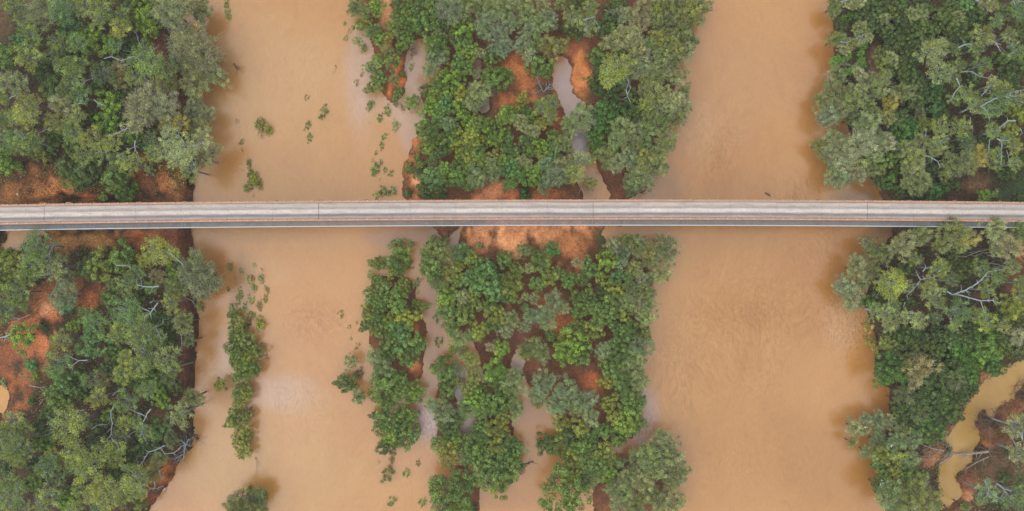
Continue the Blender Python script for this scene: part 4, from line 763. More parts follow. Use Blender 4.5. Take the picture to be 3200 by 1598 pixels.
(2800, 300): "430 310 90 G yo;400 470 100 G lt;380 540 90 W lt;640 310 100 G yl;680 420 80 G gn;720 500 80 G do;600 680 130 W go;500 750 90 W ol;720 690 90 W yo;810 600 100 W yg;980 590 80 G ol;1140 340 80 R yl;1240 200 80 R yl;1180 500 80 G yl;1000 680 80 G ol;1180 690 80 G ol;970 360 80 G ol;1240 620 80 R dk;360 970 110 R dg;430 930 40 S te;590 900 50 S dk;880 1020 70 R br;990 980 45 S gy;1240 1020 50 S dk;500 880 60 R do;860 500 80 R dk;900 420 70 R dk;520 540 70 R dk;320 740 90 R dk;1090 430 70 G ol;240 860 70 R dk;1100 780 70 R dk;900 180 70 R dk",
(2560, 690): "470 220 60 W pl;560 320 110 W ol;660 330 80 W go;500 500 90 W go;360 480 110 W gy;380 390 60 W pl;230 660 90 W ps;330 740 110 W pl;290 840 60 W gy;440 630 60 W gg;470 810 60 R db;820 250 120 W gy;1020 150 100 W yo;960 390 70 G yo;700 620 140 G yl;780 530 60 G yl;720 730 70 G yl;660 920 90 G lt;700 1040 90 G lt;850 960 90 G lt;980 1000 100 G lt;560 900 90 G gn;500 1040 80 F ty;560 1250 110 F ty;680 1230 70 W yl;690 1150 80 R dk;860 1150 110 R dk;980 1150 90 R dk;1180 480 110 G yo;1100 640 80 G yl;880 660 80 G go;1150 760 120 G go;750 860 70 G gn;600 740 80 R dk;870 480 80 R dk;900 820 70 R dk;480 1200 70 F ty",
(2800, 690): "560 110 130 W go;450 250 90 W yo;690 170 110 W yg;640 260 70 W yo;980 90 110 W gy;1120 240 130 W gt;1230 120 90 W ol;1000 280 80 W gy;850 480 90 G ol;1000 560 100 G ol;900 700 90 G ol;1170 470 80 G go;1240 760 80 G yo;1130 860 110 R yl;1200 900 80 R yl;880 1000 110 G yl;600 900 130 G gn;420 780 120 G go;580 1040 70 G lt;380 970 70 G do;520 1170 110 R dk;650 1120 90 R dk;900 1170 120 R db;1060 1050 80 G yo;1210 1160 90 W pl;400 1130 80 R dk;760 1100 80 R dk;740 940 90 G ol;1240 620 80 G ol;1020 950 90 R dk;700 480 90 R do;560 420 80 R dk;560 600 80 G do;1240 1000 80 R dk",
(2600, 1000): "580 470 150 R dg;500 560 90 R dg;680 540 90 R dg;610 340 70 R dk;860 480 130 W tn;780 400 90 W do;830 590 90 W tn;750 200 110 R dk;880 240 80 R do;1030 300 100 R dk;1040 470 80 R dk;720 740 90 W do;870 720 100 R dk;790 810 50 W gy;960 800 110 R dk;1070 850 90 R gn;1100 700 90 R dk;1200 780 90 R dk;680 900 80 R do;880 930 90 W do;930 1100 140 R dg;1050 1000 110 R dk;1200 930 90 R dk;820 1020 80 R dk;1230 600 90 W do;460 990 80 W bl;340 990 60 W bl;220 1080 80 W gy;310 1100 60 W go;590 1020 80 W gy;670 1010 50 W ol;460 1060 60 W tg;460 1140 60 W tg;710 1110 70 W yo;450 1220 80 W tg;640 1220 100 W tg;810 1210 80 W bl;200 1230 50 W go;940 600 80 R dk;760 920 80 R dk;1100 560 80 R dk;980 960 80 R dk",
(2800, 1000): "560 210 80 R db;640 360 110 R db;880 270 130 R db;820 400 80 R br;980 350 80 R br;970 470 90 R dg;600 490 110 R dk;740 560 90 R dg;580 620 80 R dk;1150 320 70 S do;1190 1060 130 G gw;700 240 80 R dk;760 440 80 R db;700 660 80 R dk;660 800 70 R dk;1060 200 90 R dk;1230 300 60 S do",
(2600, 1198): "620 700 120 R yo;480 720 80 R yo;350 690 70 W gg;460 800 80 R tb;790 760 80 W tg;520 900 80 R gn;770 890 90 R gn;660 950 90 R yl;470 1030 80 W gn;580 1100 130 W gg;830 1060 130 W yo;960 1150 110 W yo;730 1180 110 W yo;900 960 70 W ol;1040 1230 70 W yo;600 1240 90 W go;630 820 80 R yo;880 1230 90 W yo;690 1050 70 W gg",
(2800, 1198): "900 1090 120 G tg;1220 1100 80 G gn;1240 1220 70 G gn;1100 1180 70 G gn;1230 690 110 G gw;700 1240 50 W ol;840 1150 60 G tg;1080 950 60 S do;1240 960 70 W do",
}
PAL = dict(dk=(66, 86, 54), dg=(60, 102, 50), db=(76, 116, 52), gn=(92, 122, 68), br=(110, 144, 62), ol=(108, 126, 66), do=(84, 100, 62), yo=(128, 136, 70), yl=(138, 148, 66), oy=(138, 134, 72), yg=(164, 152, 62),
           gy=(148, 156, 118), gk=(150, 152, 112), go=(122, 134, 86), gg=(128, 148, 100), gw=(140, 140, 104), gt=(146, 138, 110), bl=(124, 142, 124), bs=(104, 132, 118), ps=(140, 158, 134), pl=(160, 166, 142), tg=(118, 142, 112), te=(66, 124, 88), tb=(90, 132, 88), tx=(68, 132, 78), td=(62, 104, 66),
           tn=(154, 140, 108), ty=(150, 140, 88), lt=(138, 152, 100), bw=(134, 112, 90), ob=(124, 118, 82))
_m = (104, 118, 72)
PAL = {k: tuple(v * .7 + m * .3 for v, m in zip(c_, _m)) for k, c_ in PAL.items()}
PAL['tx'] = (82, 132, 80)
CW = dict(dk="dark green", dg="deep green", db="dark emerald", gn="mid green", br="bright green", ol="olive", do="dull dark olive", yo="yellowish olive", yl="yellow green", oy="ochre green", yg="golden yellow", gy="grey green",
          gk="straw grey", go="greyish olive", gg="sage green", gw="grey olive", gt="grey brown", bl="blue grey", bs="steel blue green", ps="pale sage", pl="silver grey", tg="greyish teal", te="teal", tb="cool green", tx="vivid emerald", td="dark teal", tn="dry tan",
          ty="tan yellow", lt="pale green", bw="brown twiggy", ob="brownish olive")
KIND = dict(R=("leafy_tree", "bushy", "leafy tree", "tree"), W=("feathery_tree", "soft", "feathery tree", "tree"), G=("gum_tree", "open-crowned", "gum tree", "gum tree"), S=("shrub", "low", "shrub", "shrub"), F=("flooded_bush", "half-drowned", "bush", "bush"))

ent = []
for (ox, oy), s in CAT.items():
    for row in s.split(';'):
        u, v, r, k, c = row.split()
        if float(r) > 0: ent.append([ox + float(u) * T, oy + float(v) * T, float(r) * T, k, c])
ent.sort(key=lambda e: -e[2])
# drop entries listed twice where neighbouring tiles overlap
keep = []
for e in ent:
    if not any(math.hypot(e[0] - q[0], e[1] - q[1]) < 0.38 * min(e[2], q[2]) + 2 for q in keep): keep.append(e)
# a tree has up to four boughs: smaller clumps join the nearest tree of their kind
trees = []
for e in keep:
    best = None
    if e[3] in "RWG" and e[2] < 34:
        for t in trees:
            d = math.hypot(e[0] - t[0][0], e[1] - t[0][1])
            if t[0][3] == e[3] and len(t) < 5 and d < 0.86 * (e[2] + t[0][2]) and (best is None or d < best[0]) and (e[4] == t[0][4] or e[2] < 23):
                best = (d, t)
    if best: best[1].append(e)
    else: trees.append([e])

def hgt(k, rm, x, y):
    """height of a crown's middle above its ground"""
    return {'R': 2.0 + 0.75 * rm, 'W': 3.2 + 0.9 * rm, 'G': 5.0 + 1.1 * rm, 'S': 0.35 + 0.35 * rm, 'F': 0.25 + 0.25 * rm}[k]
LIMITED = {}
def zone(x, y):
    up = y < 640
    if x < 650 and up:
        if y < 130: return "near the top left corner" if x < 220 else ("along the top left edge" if x < 430 else "at the left bank's top")
        if y > 470: return "just above the bridge's left end"
        if x > 470: return "on the upper left riverbank"
        if x < 150: return "at the left edge above the bridge"
        return "inside the upper left wood" if y > 270 else "in the upper left wood's top half"
    if x < 660:
        if y < 900: return "on soil below the bridge's left end" if x < 330 else "below the bridge on the left riverbank"
        if x > 480: return "along the lower left riverbank"
        if x < 150: return "at the left edge below the bridge"
        if y > 1470: return "along the bottom left edge"
        return "inside the lower left wood" if y > 1180 else "in the lower left wood's top half"
    if x < 1040: return "in the upper left channel" if up else ("on the left channel's drowned strip" if y < 1480 else "at the left channel's bottom")
    if up and x < 1300 and y < 640: return "in the shallows off the upper island" if y > 310 else "on the upper island's sandy spit"
    if up and x < 1560:
        if y < 110: return "along the upper island's top edge"
        return "at the centre of the upper island" if y < 330 else ("west of the upper island's clearing" if y < 480 else "on the upper island near the bridge")
    if up and x < 1800:
        if y < 190: return "near the upper side creek's top"
        return "beside the upper island's clearing" if y < 400 else "near the bridge west of the creek"
    if up and x < 2300:
        if y < 110: return "at the upper island's northeast top"
        if y < 300: return "on the upper island's eastern bank" if x > 2000 else "east of the upper side creek"
        if y < 450: return "on the eastern bank above the bridge" if x > 1980 else "in the dark grove beside the creek"
        return "at the island tip above the bridge"
    if x < 1345 and not up: return "on the lower western islet's upper half" if y < 1080 else ("on the lower western islet's lower half" if y < 1430 else "in the shallows below the western islet")
    if x < 2300 and not up:
        if y > 1480: return "at the bottom edge of the islands" if x < 1850 else "on the bottom right island tip"
        if y < 900: return ("on the lower island's northwest" if x < 1560 else ("below the orange sandbank" if x < 1870 else "on the lower island's northeast corner"))
        if x < 1480: return "along the narrow lower side channel"
        if y < 1180: return "in the lower island's middle" if x < 1850 else "on the lower island's eastern bank"
        if x < 1660: return "west of the brown lower lagoon"
        return "east of the brown lower lagoon" if x < 1920 else ("by the foaming chute at lower right" if y < 1400 else "on the bottom right island tip")
    if up:
        if y < 130: return "at the top of the right bank" if x < 2900 else "near the top right corner"
        if x < 2800: return ("on the upper right riverbank" if y < 300 else ("in the upper right's grey grove" if y < 520 else "on the right bank near the bridge"))
        if y > 500: return "above the bridge's right end"
        if x > 3060: return "at the right edge above the bridge"
        return "inside the upper right wood" if y < 300 else "in the right wood above the bridge"
    if y < 800: return "touching the bridge's right end from below"
    if x < 2760 and y < 1100: return "overhanging the lower right water"
    if y < 960: return "below the bridge in the right wood" if x < 3000 else "at the right edge below the bridge"
    if y < 1130: return "inside the lower right wood" if x < 3000 else "right of the wood above the creek"
    if x > 2990: return "beside the lower right creek"
    if y < 1290: return "between the river and the creek"
    return "on the spit at lower right" if y > 1420 else "at the lower right spit's tip"

ORD = ["", "second ", "third ", "fourth ", "fifth ", "sixth ", "seventh ", "eighth ", "ninth ", "tenth "]
NUM = ["", "", "two", "three", "four", "five", "six", "seven", "eight", "nine", "ten", "eleven", "twelve"]
fam = {}
for t in trees:
    fam.setdefault((t[0][3], t[0][4], zone(t[0][0], t[0][1])), []).append(t)
labels = {}
for (k, c, z), L in fam.items():
    nm, adj, noun, cat = KIND[k]
    base = f"{adj} {CW[c]} {noun}" if len(t) else ""
    if len(L) == 1:
        labels[id(L[0])] = f"{base} {z}"; continue
    xs = [t[0][0] for t in L]; ys = [t[0][1] for t in L]
    hor = max(xs) - min(xs) >= max(ys) - min(ys)
    L.sort(key=lambda t: t[0][0] if hor else t[0][1])
    n = len(L)
    for i, t in enumerate(L):
        if n == 2: q = ("left" if hor else "upper") if i == 0 else ("right" if hor else "lower"); lab = f"{q} of two {CW[c]} {noun}{'es' if noun[-2:] == 'sh' else 's'} {z}"
        else:
            a, b_ = ("leftmost", "rightmost") if hor else ("uppermost", "lowest")
            frm = "from left" if hor else "from top"
            q = a if i == 0 else (b_ if i == n - 1 else (ORD[i] if i < 10 else "next ").strip() + " " + frm)
            lab = f"{q} of {NUM[n] if n < 13 else 'many'} {CW[c]} {noun}{'es' if noun[-2:] == 'sh' else 's'} {z}"
        labels[id(t)] = lab
GROUP = dict(R="bushy leafy trees of the river wood", W="feathery grey trees along the river", G="open crowned gum trees of the banks", S="low shrubs on the ground", F="half drowned bushes in the floodwater")

lobes_world = []     # (x, y, z, r, root, kind) for the bare limbs
for ti, t in enumerate(trees):
    x, y, r, k, c = t[0]
    nm, adj, noun, cat = KIND[k]
    rm = r / PPM
    gx0, gy0 = P(x, y); gz = max(ground_z(gx0, gy0), -0.6)
    zc = gz + hgt(k, min(rm, 7), x, y) * RNG.uniform(0.92, 1.1)
    if 660 < y < 790 and x > 2800: zc = max(zc, 13.2 + 0.2 * rm)      # these reach over the walkway
    if y < 640 and y + r > top_edge(x) - 1 and k != 'F': zc = min(zc, 8.5)
    bx, by = P(x, y, zc)
    gz = max(ground_z(bx, by), -1.0)
    root = obj(nm, None, None, labels[id(t)], cat, GROUP[k]); root.location = (bx, by, gz - 0.05)
    big = k in "RWG" and rm > 3.4
    for j, (lx, ly, lr, lk, lc) in enumerate(t):
        lrm = lr / PPM
        z = zc if j == 0 else zc + RNG.uniform(-0.9, 0.3) * min(1, lrm / 2)
        wx, wy = P(lx, ly, z)
        s = lrm * (CAM_H - z) / CAM_H * (1.2 if k == 'W' else 1.22 if k in 'G' else 1.2)
        pk = k.lower() if (big and lrm > 3.0) else k
        me, br = PROTO[pk][RNG.randint(len(PROTO[pk]))]
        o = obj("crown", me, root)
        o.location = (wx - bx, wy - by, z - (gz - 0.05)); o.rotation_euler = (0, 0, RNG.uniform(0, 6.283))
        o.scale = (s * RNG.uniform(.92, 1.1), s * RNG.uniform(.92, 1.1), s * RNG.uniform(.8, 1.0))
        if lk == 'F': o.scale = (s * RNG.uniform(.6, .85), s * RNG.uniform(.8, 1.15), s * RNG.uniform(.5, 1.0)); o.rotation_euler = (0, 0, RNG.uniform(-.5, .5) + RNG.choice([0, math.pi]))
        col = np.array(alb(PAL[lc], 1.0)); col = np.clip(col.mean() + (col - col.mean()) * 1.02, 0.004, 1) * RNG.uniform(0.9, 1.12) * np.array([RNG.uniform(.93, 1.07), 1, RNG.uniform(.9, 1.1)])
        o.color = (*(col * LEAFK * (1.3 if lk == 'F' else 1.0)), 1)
        if br is not None:
            b = obj("branches", br, root); b.location = o.location; b.rotation_euler = o.rotation_euler; b.scale = o.scale
        lobes_world.append((wx, wy, z, s, root, k))
    if k in "RWG":
        tm = TRUNK["pale" if k == 'G' else "brown"][ti % 3]
        tr = obj("trunk", tm, root); tr.scale = (0.10 + 0.06 * rm ** 0.7,) * 2 + (zc - gz - 0.1 * rm,); tr.rotation_euler = (0, 0, RNG.uniform(0, 6.28))
        for (lx, ly, lr, lk, lc) in t[1:]:
            wx, wy = P(lx, ly, zc); g = Geo()
            g.tube([(0, 0, (zc - gz) * .45), ((wx - bx) * .55, (wy - by) * .55, (zc - gz) * .75), (wx - bx, wy - by, (zc - gz) * .96)], [.11, .08, .05], 5)
            obj("limb", g.mesh("limb", [M["pale" if k == 'G' else "brown"]]), root)

# ------------------------------------------------------------------ undergrowth between the trees
def undergrowth(name, label, boxes, poly, n, col, seed, dens_scale=0.12, size=0.3, zmax=1.3, everywhere=False):
    rs = np.random.RandomState(seed)
    X, Y = [], []
    for x0, y0, x1, y1 in boxes:
        ax, ay = P(x0, y1); cx, cy = P(x1, y0)
        X.append(rs.uniform(ax, cx, n)); Y.append(rs.uniform(ay, cy, n))
    X, Y = np.concatenate(X), np.concatenate(Y)
    ok = sdist(poly, X, Y) > 0.6
    for p, _ in CARVES: ok &= sdist(p, X, Y) < -0.3
    X, Y = X[ok], Y[ok]
    px, py = X * PPM + 1600, 799 - Y * PPM
    bare = np.zeros(len(X))
    for x, y, rx, ry, c, w in SANDS: bare = np.maximum(bare, np.clip(1.2 - np.hypot((px - x) / rx, (py - y) / ry), 0, 1) * 2 * w)
    d = NZ2.fbm(X * dens_scale, Y * dens_scale, 4) + 0.5 + NZ.fbm(X * 0.6, Y * 0.6, 2) * 0.7
    ok = (rs.rand(len(X)) < np.clip((d - 0.36) * 3, 0.03, 1)) & (everywhere | (rs.rand(len(X)) > bare * 0.97))
    ok &= everywhere | ~((py > 612) & (py < 725))
    X, Y, d = X[ok], Y[ok], d[ok]
    Z = np.array([ground_z(a, b) for a, b in zip(X, Y)]) + rs.rand(len(X)) ** 1.4 * zmax * np.clip(d * 1.3, .25, 1.2)
    C = np.stack([X, Y, Z], 1)
    v, f = cards(C, rs.normal(size=C.shape) * 0.7 + [0, 0, 0.8], size * rs.uniform(.6, 1.5, len(C)), size * rs.uniform(.3, .7, len(C)), rs)
    me = mesh_np(name, v, f, [M["leaf"]], fattr={"shade": ('FACE', rs.uniform(.55, 1.25, len(C)) * (0.8 + 0.5 * rs.rand(len(C)))), "warm": ('FACE', np.clip(rs.normal(.2, .35, len(C)), 0, 1))})
    o = obj(name, me, kind="stuff", label=label); o.color = (*(np.array(alb(col, 1.0)) * LEAFK), 1)
undergrowth("undergrowth", "dark scrubby undergrowth on the left bank", [(-40, -20, 620, 800), (-40, 720, 620, 1640)], LEFT, 30000, (72, 84, 52), 1)
undergrowth("undergrowth", "dark scrubby undergrowth on the right bank", [(2560, -20, 3240, 800), (2660, 720, 3240, 1640)], RIGHT, 32000, (66, 82, 50), 2)
undergrowth("undergrowth", "thin scrub under the trees of the upper island", [(1200, -20, 2200, 640)], N2, 24000, (98, 92, 58), 3, 0.25, 0.24)
undergrowth("undergrowth", "thin scrub under the trees of the lower island", [(1400, 720, 2060, 1440)], S2, 16000, (98, 92, 58), 4, 0.25, 0.24)
undergrowth("grass", "dry tufted grass on the bare left bank", [(-40, 520, 620, 640), (-40, 725, 620, 1300)], LEFT, 15000, (172, 138, 82), 5, 0.15, 0.2, 0.3)
undergrowth("grass", "rough brown grass around the lower right creek", [(2860, 1130, 3240, 1640)], RIGHT, 9000, (134, 114, 76), 6, 0.15, 0.22, 0.35)

undergrowth("leaf_litter", "dark fallen leaves and sticks strewn over the left bank soil", [(-40, 480, 620, 640), (-40, 700, 620, 1600)], LEFT, 26000, (92, 66, 48), 7, 0.2, 0.16, 0.08, True)
undergrowth("leaf_litter", "dark fallen leaves and sticks strewn over the upper island soil", [(1200, 0, 2000, 640)], N2, 14000, (104, 66, 46), 8, 0.25, 0.16, 0.08, True)
undergrowth("leaf_litter", "dark fallen leaves and sticks strewn over the lower island soil", [(1430, 690, 2000, 1400)], S2, 5000, (120, 78, 52), 9, 0.25, 0.15, 0.08, True)
undergrowth("leaf_litter", "dark fallen leaves and sticks strewn round the lower right creek", [(2840, 1130, 3240, 1640)], RIGHT, 14000, (84, 62, 48), 10, 0.2, 0.18, 0.1, True)

# ------------------------------------------------------------------ bare pale limbs of the gum trees (tile px polylines, half width)
LIMBS = {
(0, 0): ["70 60 160 65 270 50 5", "1045 590 1120 570 1215 610 1286 590 1370 580 8", "945 1000 985 1040 1055 1060 7", "70 1010 110 980 150 960 10", "740 1060 800 1040 850 1045 5", "820 855 860 815 920 790 4", "790 760 830 730 3", "900 120 970 155 4", "1130 440 1225 440 4"],
(350, 0): ["160 580 230 570 320 620 390 720 6", "345 550 290 460 260 400 250 350 6", "560 560 640 570 700 565 4"],
(0, 300): ["0 380 45 435 160 460 6", "380 430 390 370 470 330 4"],
(350, 300): ["165 325 60 370 0 400 11", "235 450 235 540 190 630 9", "235 540 270 620 5", "230 510 150 550 80 590 5", "745 500 700 430 670 390 7", "745 500 640 520 6", "740 520 680 570 640 620 630 680 8", "740 530 700 620 710 690 6", "750 530 800 640 860 780 6", "760 510 850 500 930 460 6", "760 520 830 545 10", "740 480 730 520 12", "640 1090 640 1090 0"],
(0, 700): ["545 200 500 290 440 350 380 390 10", "0 1145 60 1130 110 1110 12", "60 1130 40 1210 5", "1165 420 1280 420 8", "500 270 500 350 4"],
(350, 700): ["715 410 650 350 590 300 550 280 7", "470 625 410 635 320 630 250 610 12", "300 630 290 540 6", "460 795 420 850 330 940 12", "380 880 310 850 230 800 8", "410 1045 440 1040 470 1100 490 1150 8", "200 1255 310 1255 350 1180 400 1060 7", "730 740 800 770 850 830 6", "740 1000 740 1060 790 1140 810 1190 6", "690 1100 700 1240 4", "690 600 700 560 6", "380 795 420 770 5", "440 1040 510 1000 520 960 4"],
(0, 1000): ["880 405 790 410 740 450 9", "790 410 680 360 5", "1155 850 1115 920 1130 1040 1120 1150 9", "1120 1150 1060 1240 5", "1120 1180 1170 1250 5", "720 960 770 915 850 905 6", "700 1090 725 1140 5", "920 1100 970 1060 1080 1050 3", "1130 760 1220 690 4"],
(0, 1198): ["165 700 160 760 6", "180 590 60 620 4", "250 670 300 790 4", "60 1100 55 1150 7", "70 1010 60 1100 4", "190 1050 230 1170 4"],
(350, 1198): ["390 260 350 310 315 390 13", "330 330 240 290 150 250 8", "310 400 300 500 350 600 6", "530 625 440 670 370 690 310 790 260 840 11", "490 650 530 710 620 700 690 650 7", "475 870 490 950 9", "425 990 435 1035 8", "300 450 200 500 150 540 4", "0 560 50 600 80 710 5"],
(1460, 0): ["1180 200 1250 175 1286 170 10", "1250 180 1200 300 5", "1270 190 1330 280 5", "610 600 640 490 6"],
(1840, 0): ["370 770 405 830 375 900 390 970 420 1030 7", "390 950 420 880 400 840 5", "160 100 240 130 6"],
(1460, 300): ["1110 740 1130 790 1110 870 1140 940 6", "1130 790 1250 870 6", "800 100 870 110 4"],
(2500, 0): ["400 20 520 0 6", "560 50 620 10 6", "400 420 470 430 560 390 600 360 6", "610 360 590 440 6"],
(2800, 0): ["615 485 690 450 745 440 14", "760 440 900 430 6", "1000 430 1050 515 8", "1010 440 1060 450 6", "1110 475 1165 460 1140 425 6", "370 600 440 625 10", "330 695 430 675 520 680 540 750 9", "610 790 640 860 13", "640 870 590 930 550 1015 8", "640 870 685 940 6", "650 720 760 720 840 770 920 785 8", "850 970 890 930 940 870 7", "860 1070 920 1030 1000 990 1100 970 1200 970 8", "860 1070 920 1130 940 1210 6", "1060 975 1200 920 1286 905 7", "750 1060 820 1030 8", "660 1130 720 1090 6", "745 1180 745 1280 5", "800 5 870 20 10", "1180 5 1200 60 8", "1200 15 1280 20 7", "960 250 940 200 1080 170 1 "],
(2800, 300): ["275 530 290 440 305 350 10", "265 590 350 615 420 660 440 710 11", "440 685 520 690 620 760 6", "475 415 540 390 8", "1200 250 1120 250 1050 310 960 400 12", "1010 430 1060 460 1065 600 1050 690 8", "1010 430 1130 450 7", "940 440 935 560 900 600 6", "1110 550 1150 690 4", "1250 330 1270 375 7"],
(2800, 690): ["500 510 400 560 250 590 190 670 110 750 8", "270 510 300 470 9", "240 590 200 500 5", "510 710 570 745 600 735 700 700 850 600 930 510 1060 490 13", "600 740 720 770 850 805 970 800 1040 830 13", "850 810 900 980 7", "90 820 75 870 8", "130 910 220 950 4", "610 850 580 990 4"],
(2800, 1000): ["1286 180 1230 130 6", "1270 1210 1250 1140 1100 1110 7", "1270 1210 1270 1100 1230 1030 9"],
(2800, 1198): ["1270 720 1210 640 1170 560 6", "1270 720 1180 730 6", "890 980 930 1060 920 1120 8", "1010 1005 1080 1060 1160 1085 12", "1080 1070 1190 1195 10", "1090 1090 1045 1160 8", "1250 1130 1286 1125 8"],
}
for (ox, oy), rows in LIMBS.items():
    for row in rows:
        a = [float(q) for q in row.split()]
        w = a[-1] * T / PPM * 0.62
        if w < 0.04: continue
        pp = [(ox + a[i] * T, oy + a[i + 1] * T) for i in range(0, len(a) - 1, 2)]
        mx, my = P(*pp[len(pp) // 2], 9.0)
        cand = [q for q in lobes_world if q[5] in "GW"]
        near = min(cand, key=lambda q: math.hypot(q[0] - mx, q[1] - my) / (q[3] + 1))
        z = near[2] + RNG.uniform(0.2, 0.4) * near[3] * 0.8
        n = len(pp); pts = []
        for i, (x, y) in enumerate(pp):
            zz = z + (i / max(1, n - 1)) * 0.5 + RNG.uniform(-.15, .15); pts.append((*P(x, y, zz), zz))
        # more points with a little wander
        fine = [pts[0]]
        for p, q in zip(pts[:-1], pts[1:]):
            L = math.dist(p, q); m = max(1, int(L / 1.1))
            for s in range(1, m + 1):
                f = s / m; j = 0.05 * L if s < m else 0
                fine.append(tuple(p[i] * (1 - f) + q[i] * f + RNG.normal(0, 0.06 + j * .25) * (s < m) for i in range(3)))
        g = Geo(); m = len(fine)
        g.tube(fine, [w * (1 - 0.55 * i / max(1, m - 1)) for i in range(m)], 6)
        # side twigs
        for i in range(1, m):
            for _ in range(2):
                if RNG.rand() < 0.6:
                    d = np.array(fine[i]) - np.array(fine[i - 1]); ang = RNG.choice([-1, 1]) * RNG.uniform(.5, 1.2)
                    dx = math.cos(ang) * d[0] - math.sin(ang) * d[1]; dy = math.sin(ang) * d[0] + math.cos(ang) * d[1]
                    L = RNG.uniform(.9, 2.0) / (math.hypot(dx, dy) + .3); p = np.array(fine[i])
                    g.tube([p, p + np.array([dx, dy, .15]) * L * .5 + RNG.normal(size=3) * .12, p + np.array([dx, dy, -.05]) * L + RNG.normal(size=3) * .2], [w * .45, w * .32, w * .16], 4)
        root = near[4]
        o = obj("bare_limb", g.mesh("bare_limb", [M["pale"]]), root)
        o.location = (-root.location[0], -root.location[1], -root.location[2])

# ------------------------------------------------------------------ dead wood
def wood(name, label, cat, rows, mat, z0=None, twigs=0, group=None):
    """rows: list of (photo px points, radius m, [heights])"""
    root = None
    for ri, (pts, r, hs_) in enumerate(rows):
        P3 = []
        for (x, y), h in zip(pts, hs_):
            a, b = P(x, y); z = max(ground_z(a, b), 0.0) + h; P3.append((*P(x, y, z), z))
        if root is None:
            root = obj(name, None, None, label, cat, group); root.location = P3[0]
        g = Geo(); m = len(P3); g.tube(P3, [r * (1 - .6 * i / max(1, m - 1)) for i in range(m)], 7)
        for i in range(1, m):
            for _ in range(twigs):
                p = np.array(P3[i]); q = np.array(P3[i - 1]); d = (p - q); s = RNG.uniform(0, 1)
                b = q + d * s; ang = RNG.choice([-1, 1]) * RNG.uniform(.3, 1.0)
                dx, dy = math.cos(ang) * d[0] - math.sin(ang) * d[1], math.sin(ang) * d[0] + math.cos(ang) * d[1]
                L = RNG.uniform(1.0, 3.2) / (math.hypot(dx, dy) + .01)
                e = b + np.array([dx * L, dy * L, RNG.uniform(-.1, .6)])
                g.tube([b, (b + e) / 2 + RNG.normal(size=3) * .15, e], [r * .3, r * .2, r * .08], 4)
        o = obj("trunk" if ri == 0 else "branch", g.mesh("trunk", [M[mat]]), root)
        o.location = tuple(-c for c in root.location)
def tp(ox, oy, *a): return [(ox + a[i] * T, oy + a[i + 1] * T) for i in range(0, len(a), 2)]
wood("fallen_tree", "long grey fallen tree lying across the yellow creek at lower right", "fallen tree", [
    (tp(2800, 1198, 930, 685, 740, 710, 600, 710, 500, 690), .33, (1.2, 1.2, 1.3, 1.2)), (tp(2800, 1198, 600, 710, 480, 675, 360, 655, 235, 605), .2, (1.2, 1.4, 1.2, .8)),
    (tp(2800, 1198, 560, 712, 480, 780, 400, 840, 310, 890), .17, (1.2, 1.1, .9, .5)), (tp(2800, 1198, 540, 700, 440, 720, 330, 730, 250, 740), .15, (1.2, 1.2, .8, .5)), (tp(2800, 1198, 560, 690, 520, 630, 430, 600), .13, (1.2, 1.3, 1.0)), (tp(2800, 1198, 540, 700, 470, 760, 420, 770, 330, 790), .12, (1.2, 1, .8, .6)), (tp(2800, 1198, 560, 700, 545, 640, 515, 600), .1, (1.2, 1.5, 1.6)), (tp(2800, 1198, 575, 712, 560, 740), .1, (1.2, 1.2))], "dead", twigs=6)
wood("fallen_branch", "forked bleached branch lying below the fallen tree's root end", "branch", [(tp(2800, 1198, 930, 740, 820, 790, 720, 850, 640, 878), .15, (.5, .5, .4, .3)), (tp(2800, 1198, 720, 850, 690, 900), .09, (.4, .3))], "dead", twigs=1)
wood("root_plate", "upturned brown root plate at the fallen tree's right end", "root plate", [(tp(2800, 1198, 930, 700, 945, 600, 950, 450), .16, (.6, 1.2, 1.6)), (tp(2800, 1198, 930, 690, 1000, 690, 1080, 700), .14, (.8, .8, .4)), (tp(2800, 1198, 935, 700, 980, 650, 990, 625), .12, (.8, 1, .6)), (tp(2800, 1198, 935, 700, 960, 740, 975, 770), .12, (.8, .7, .4)), (tp(2800, 1198, 920, 680, 880, 650, 780, 635), .1, (.8, .8, .5))], "brown", twigs=4)
wood("dead_bush", "large leafless brown bush sprawling beside the yellow creek", "dead bush", [(tp(2800, 1000, 960, 1000, 880, 1050, 800, 960), .12, (.9, 1.4, 1.2)), (tp(2800, 1000, 960, 1010, 880, 1100, 780, 1080), .12, (.9, 1.5, 1.2)), (tp(2800, 1000, 970, 1000, 860, 1010, 770, 1010), .1, (.9, 1.6, 1.2)), (tp(2800, 1000, 970, 1000, 940, 1080, 860, 1140), .1, (.9, 1.3, 1.0)), (tp(2800, 1000, 960, 1000, 900, 960, 820, 920), .1, (.9, 1.4, 1.0)), (tp(2800, 1000, 980, 1000, 990, 940, 960, 890), .1, (.9, 1.2, .8)), (tp(2800, 1000, 980, 1010, 1040, 1050, 1090, 1060), .1, (.9, 1.1, .8))], "brown", twigs=9)
wood("dead_bush", "tangled brown brush along the creek's right bank", "dead bush", [(tp(2800, 1000, 1200, 650, 1250, 620, 1286, 590), .08, (.5, .9, .8)), (tp(2800, 1000, 1200, 650, 1240, 700, 1280, 700), .08, (.5, .9, .8)), (tp(2800, 1000, 1200, 650, 1190, 720, 1150, 760), .08, (.5, .8, .6)), (tp(2800, 1000, 1200, 650, 1230, 660, 1286, 650), .08, (.5, .9, .8))], "brown", twigs=7)
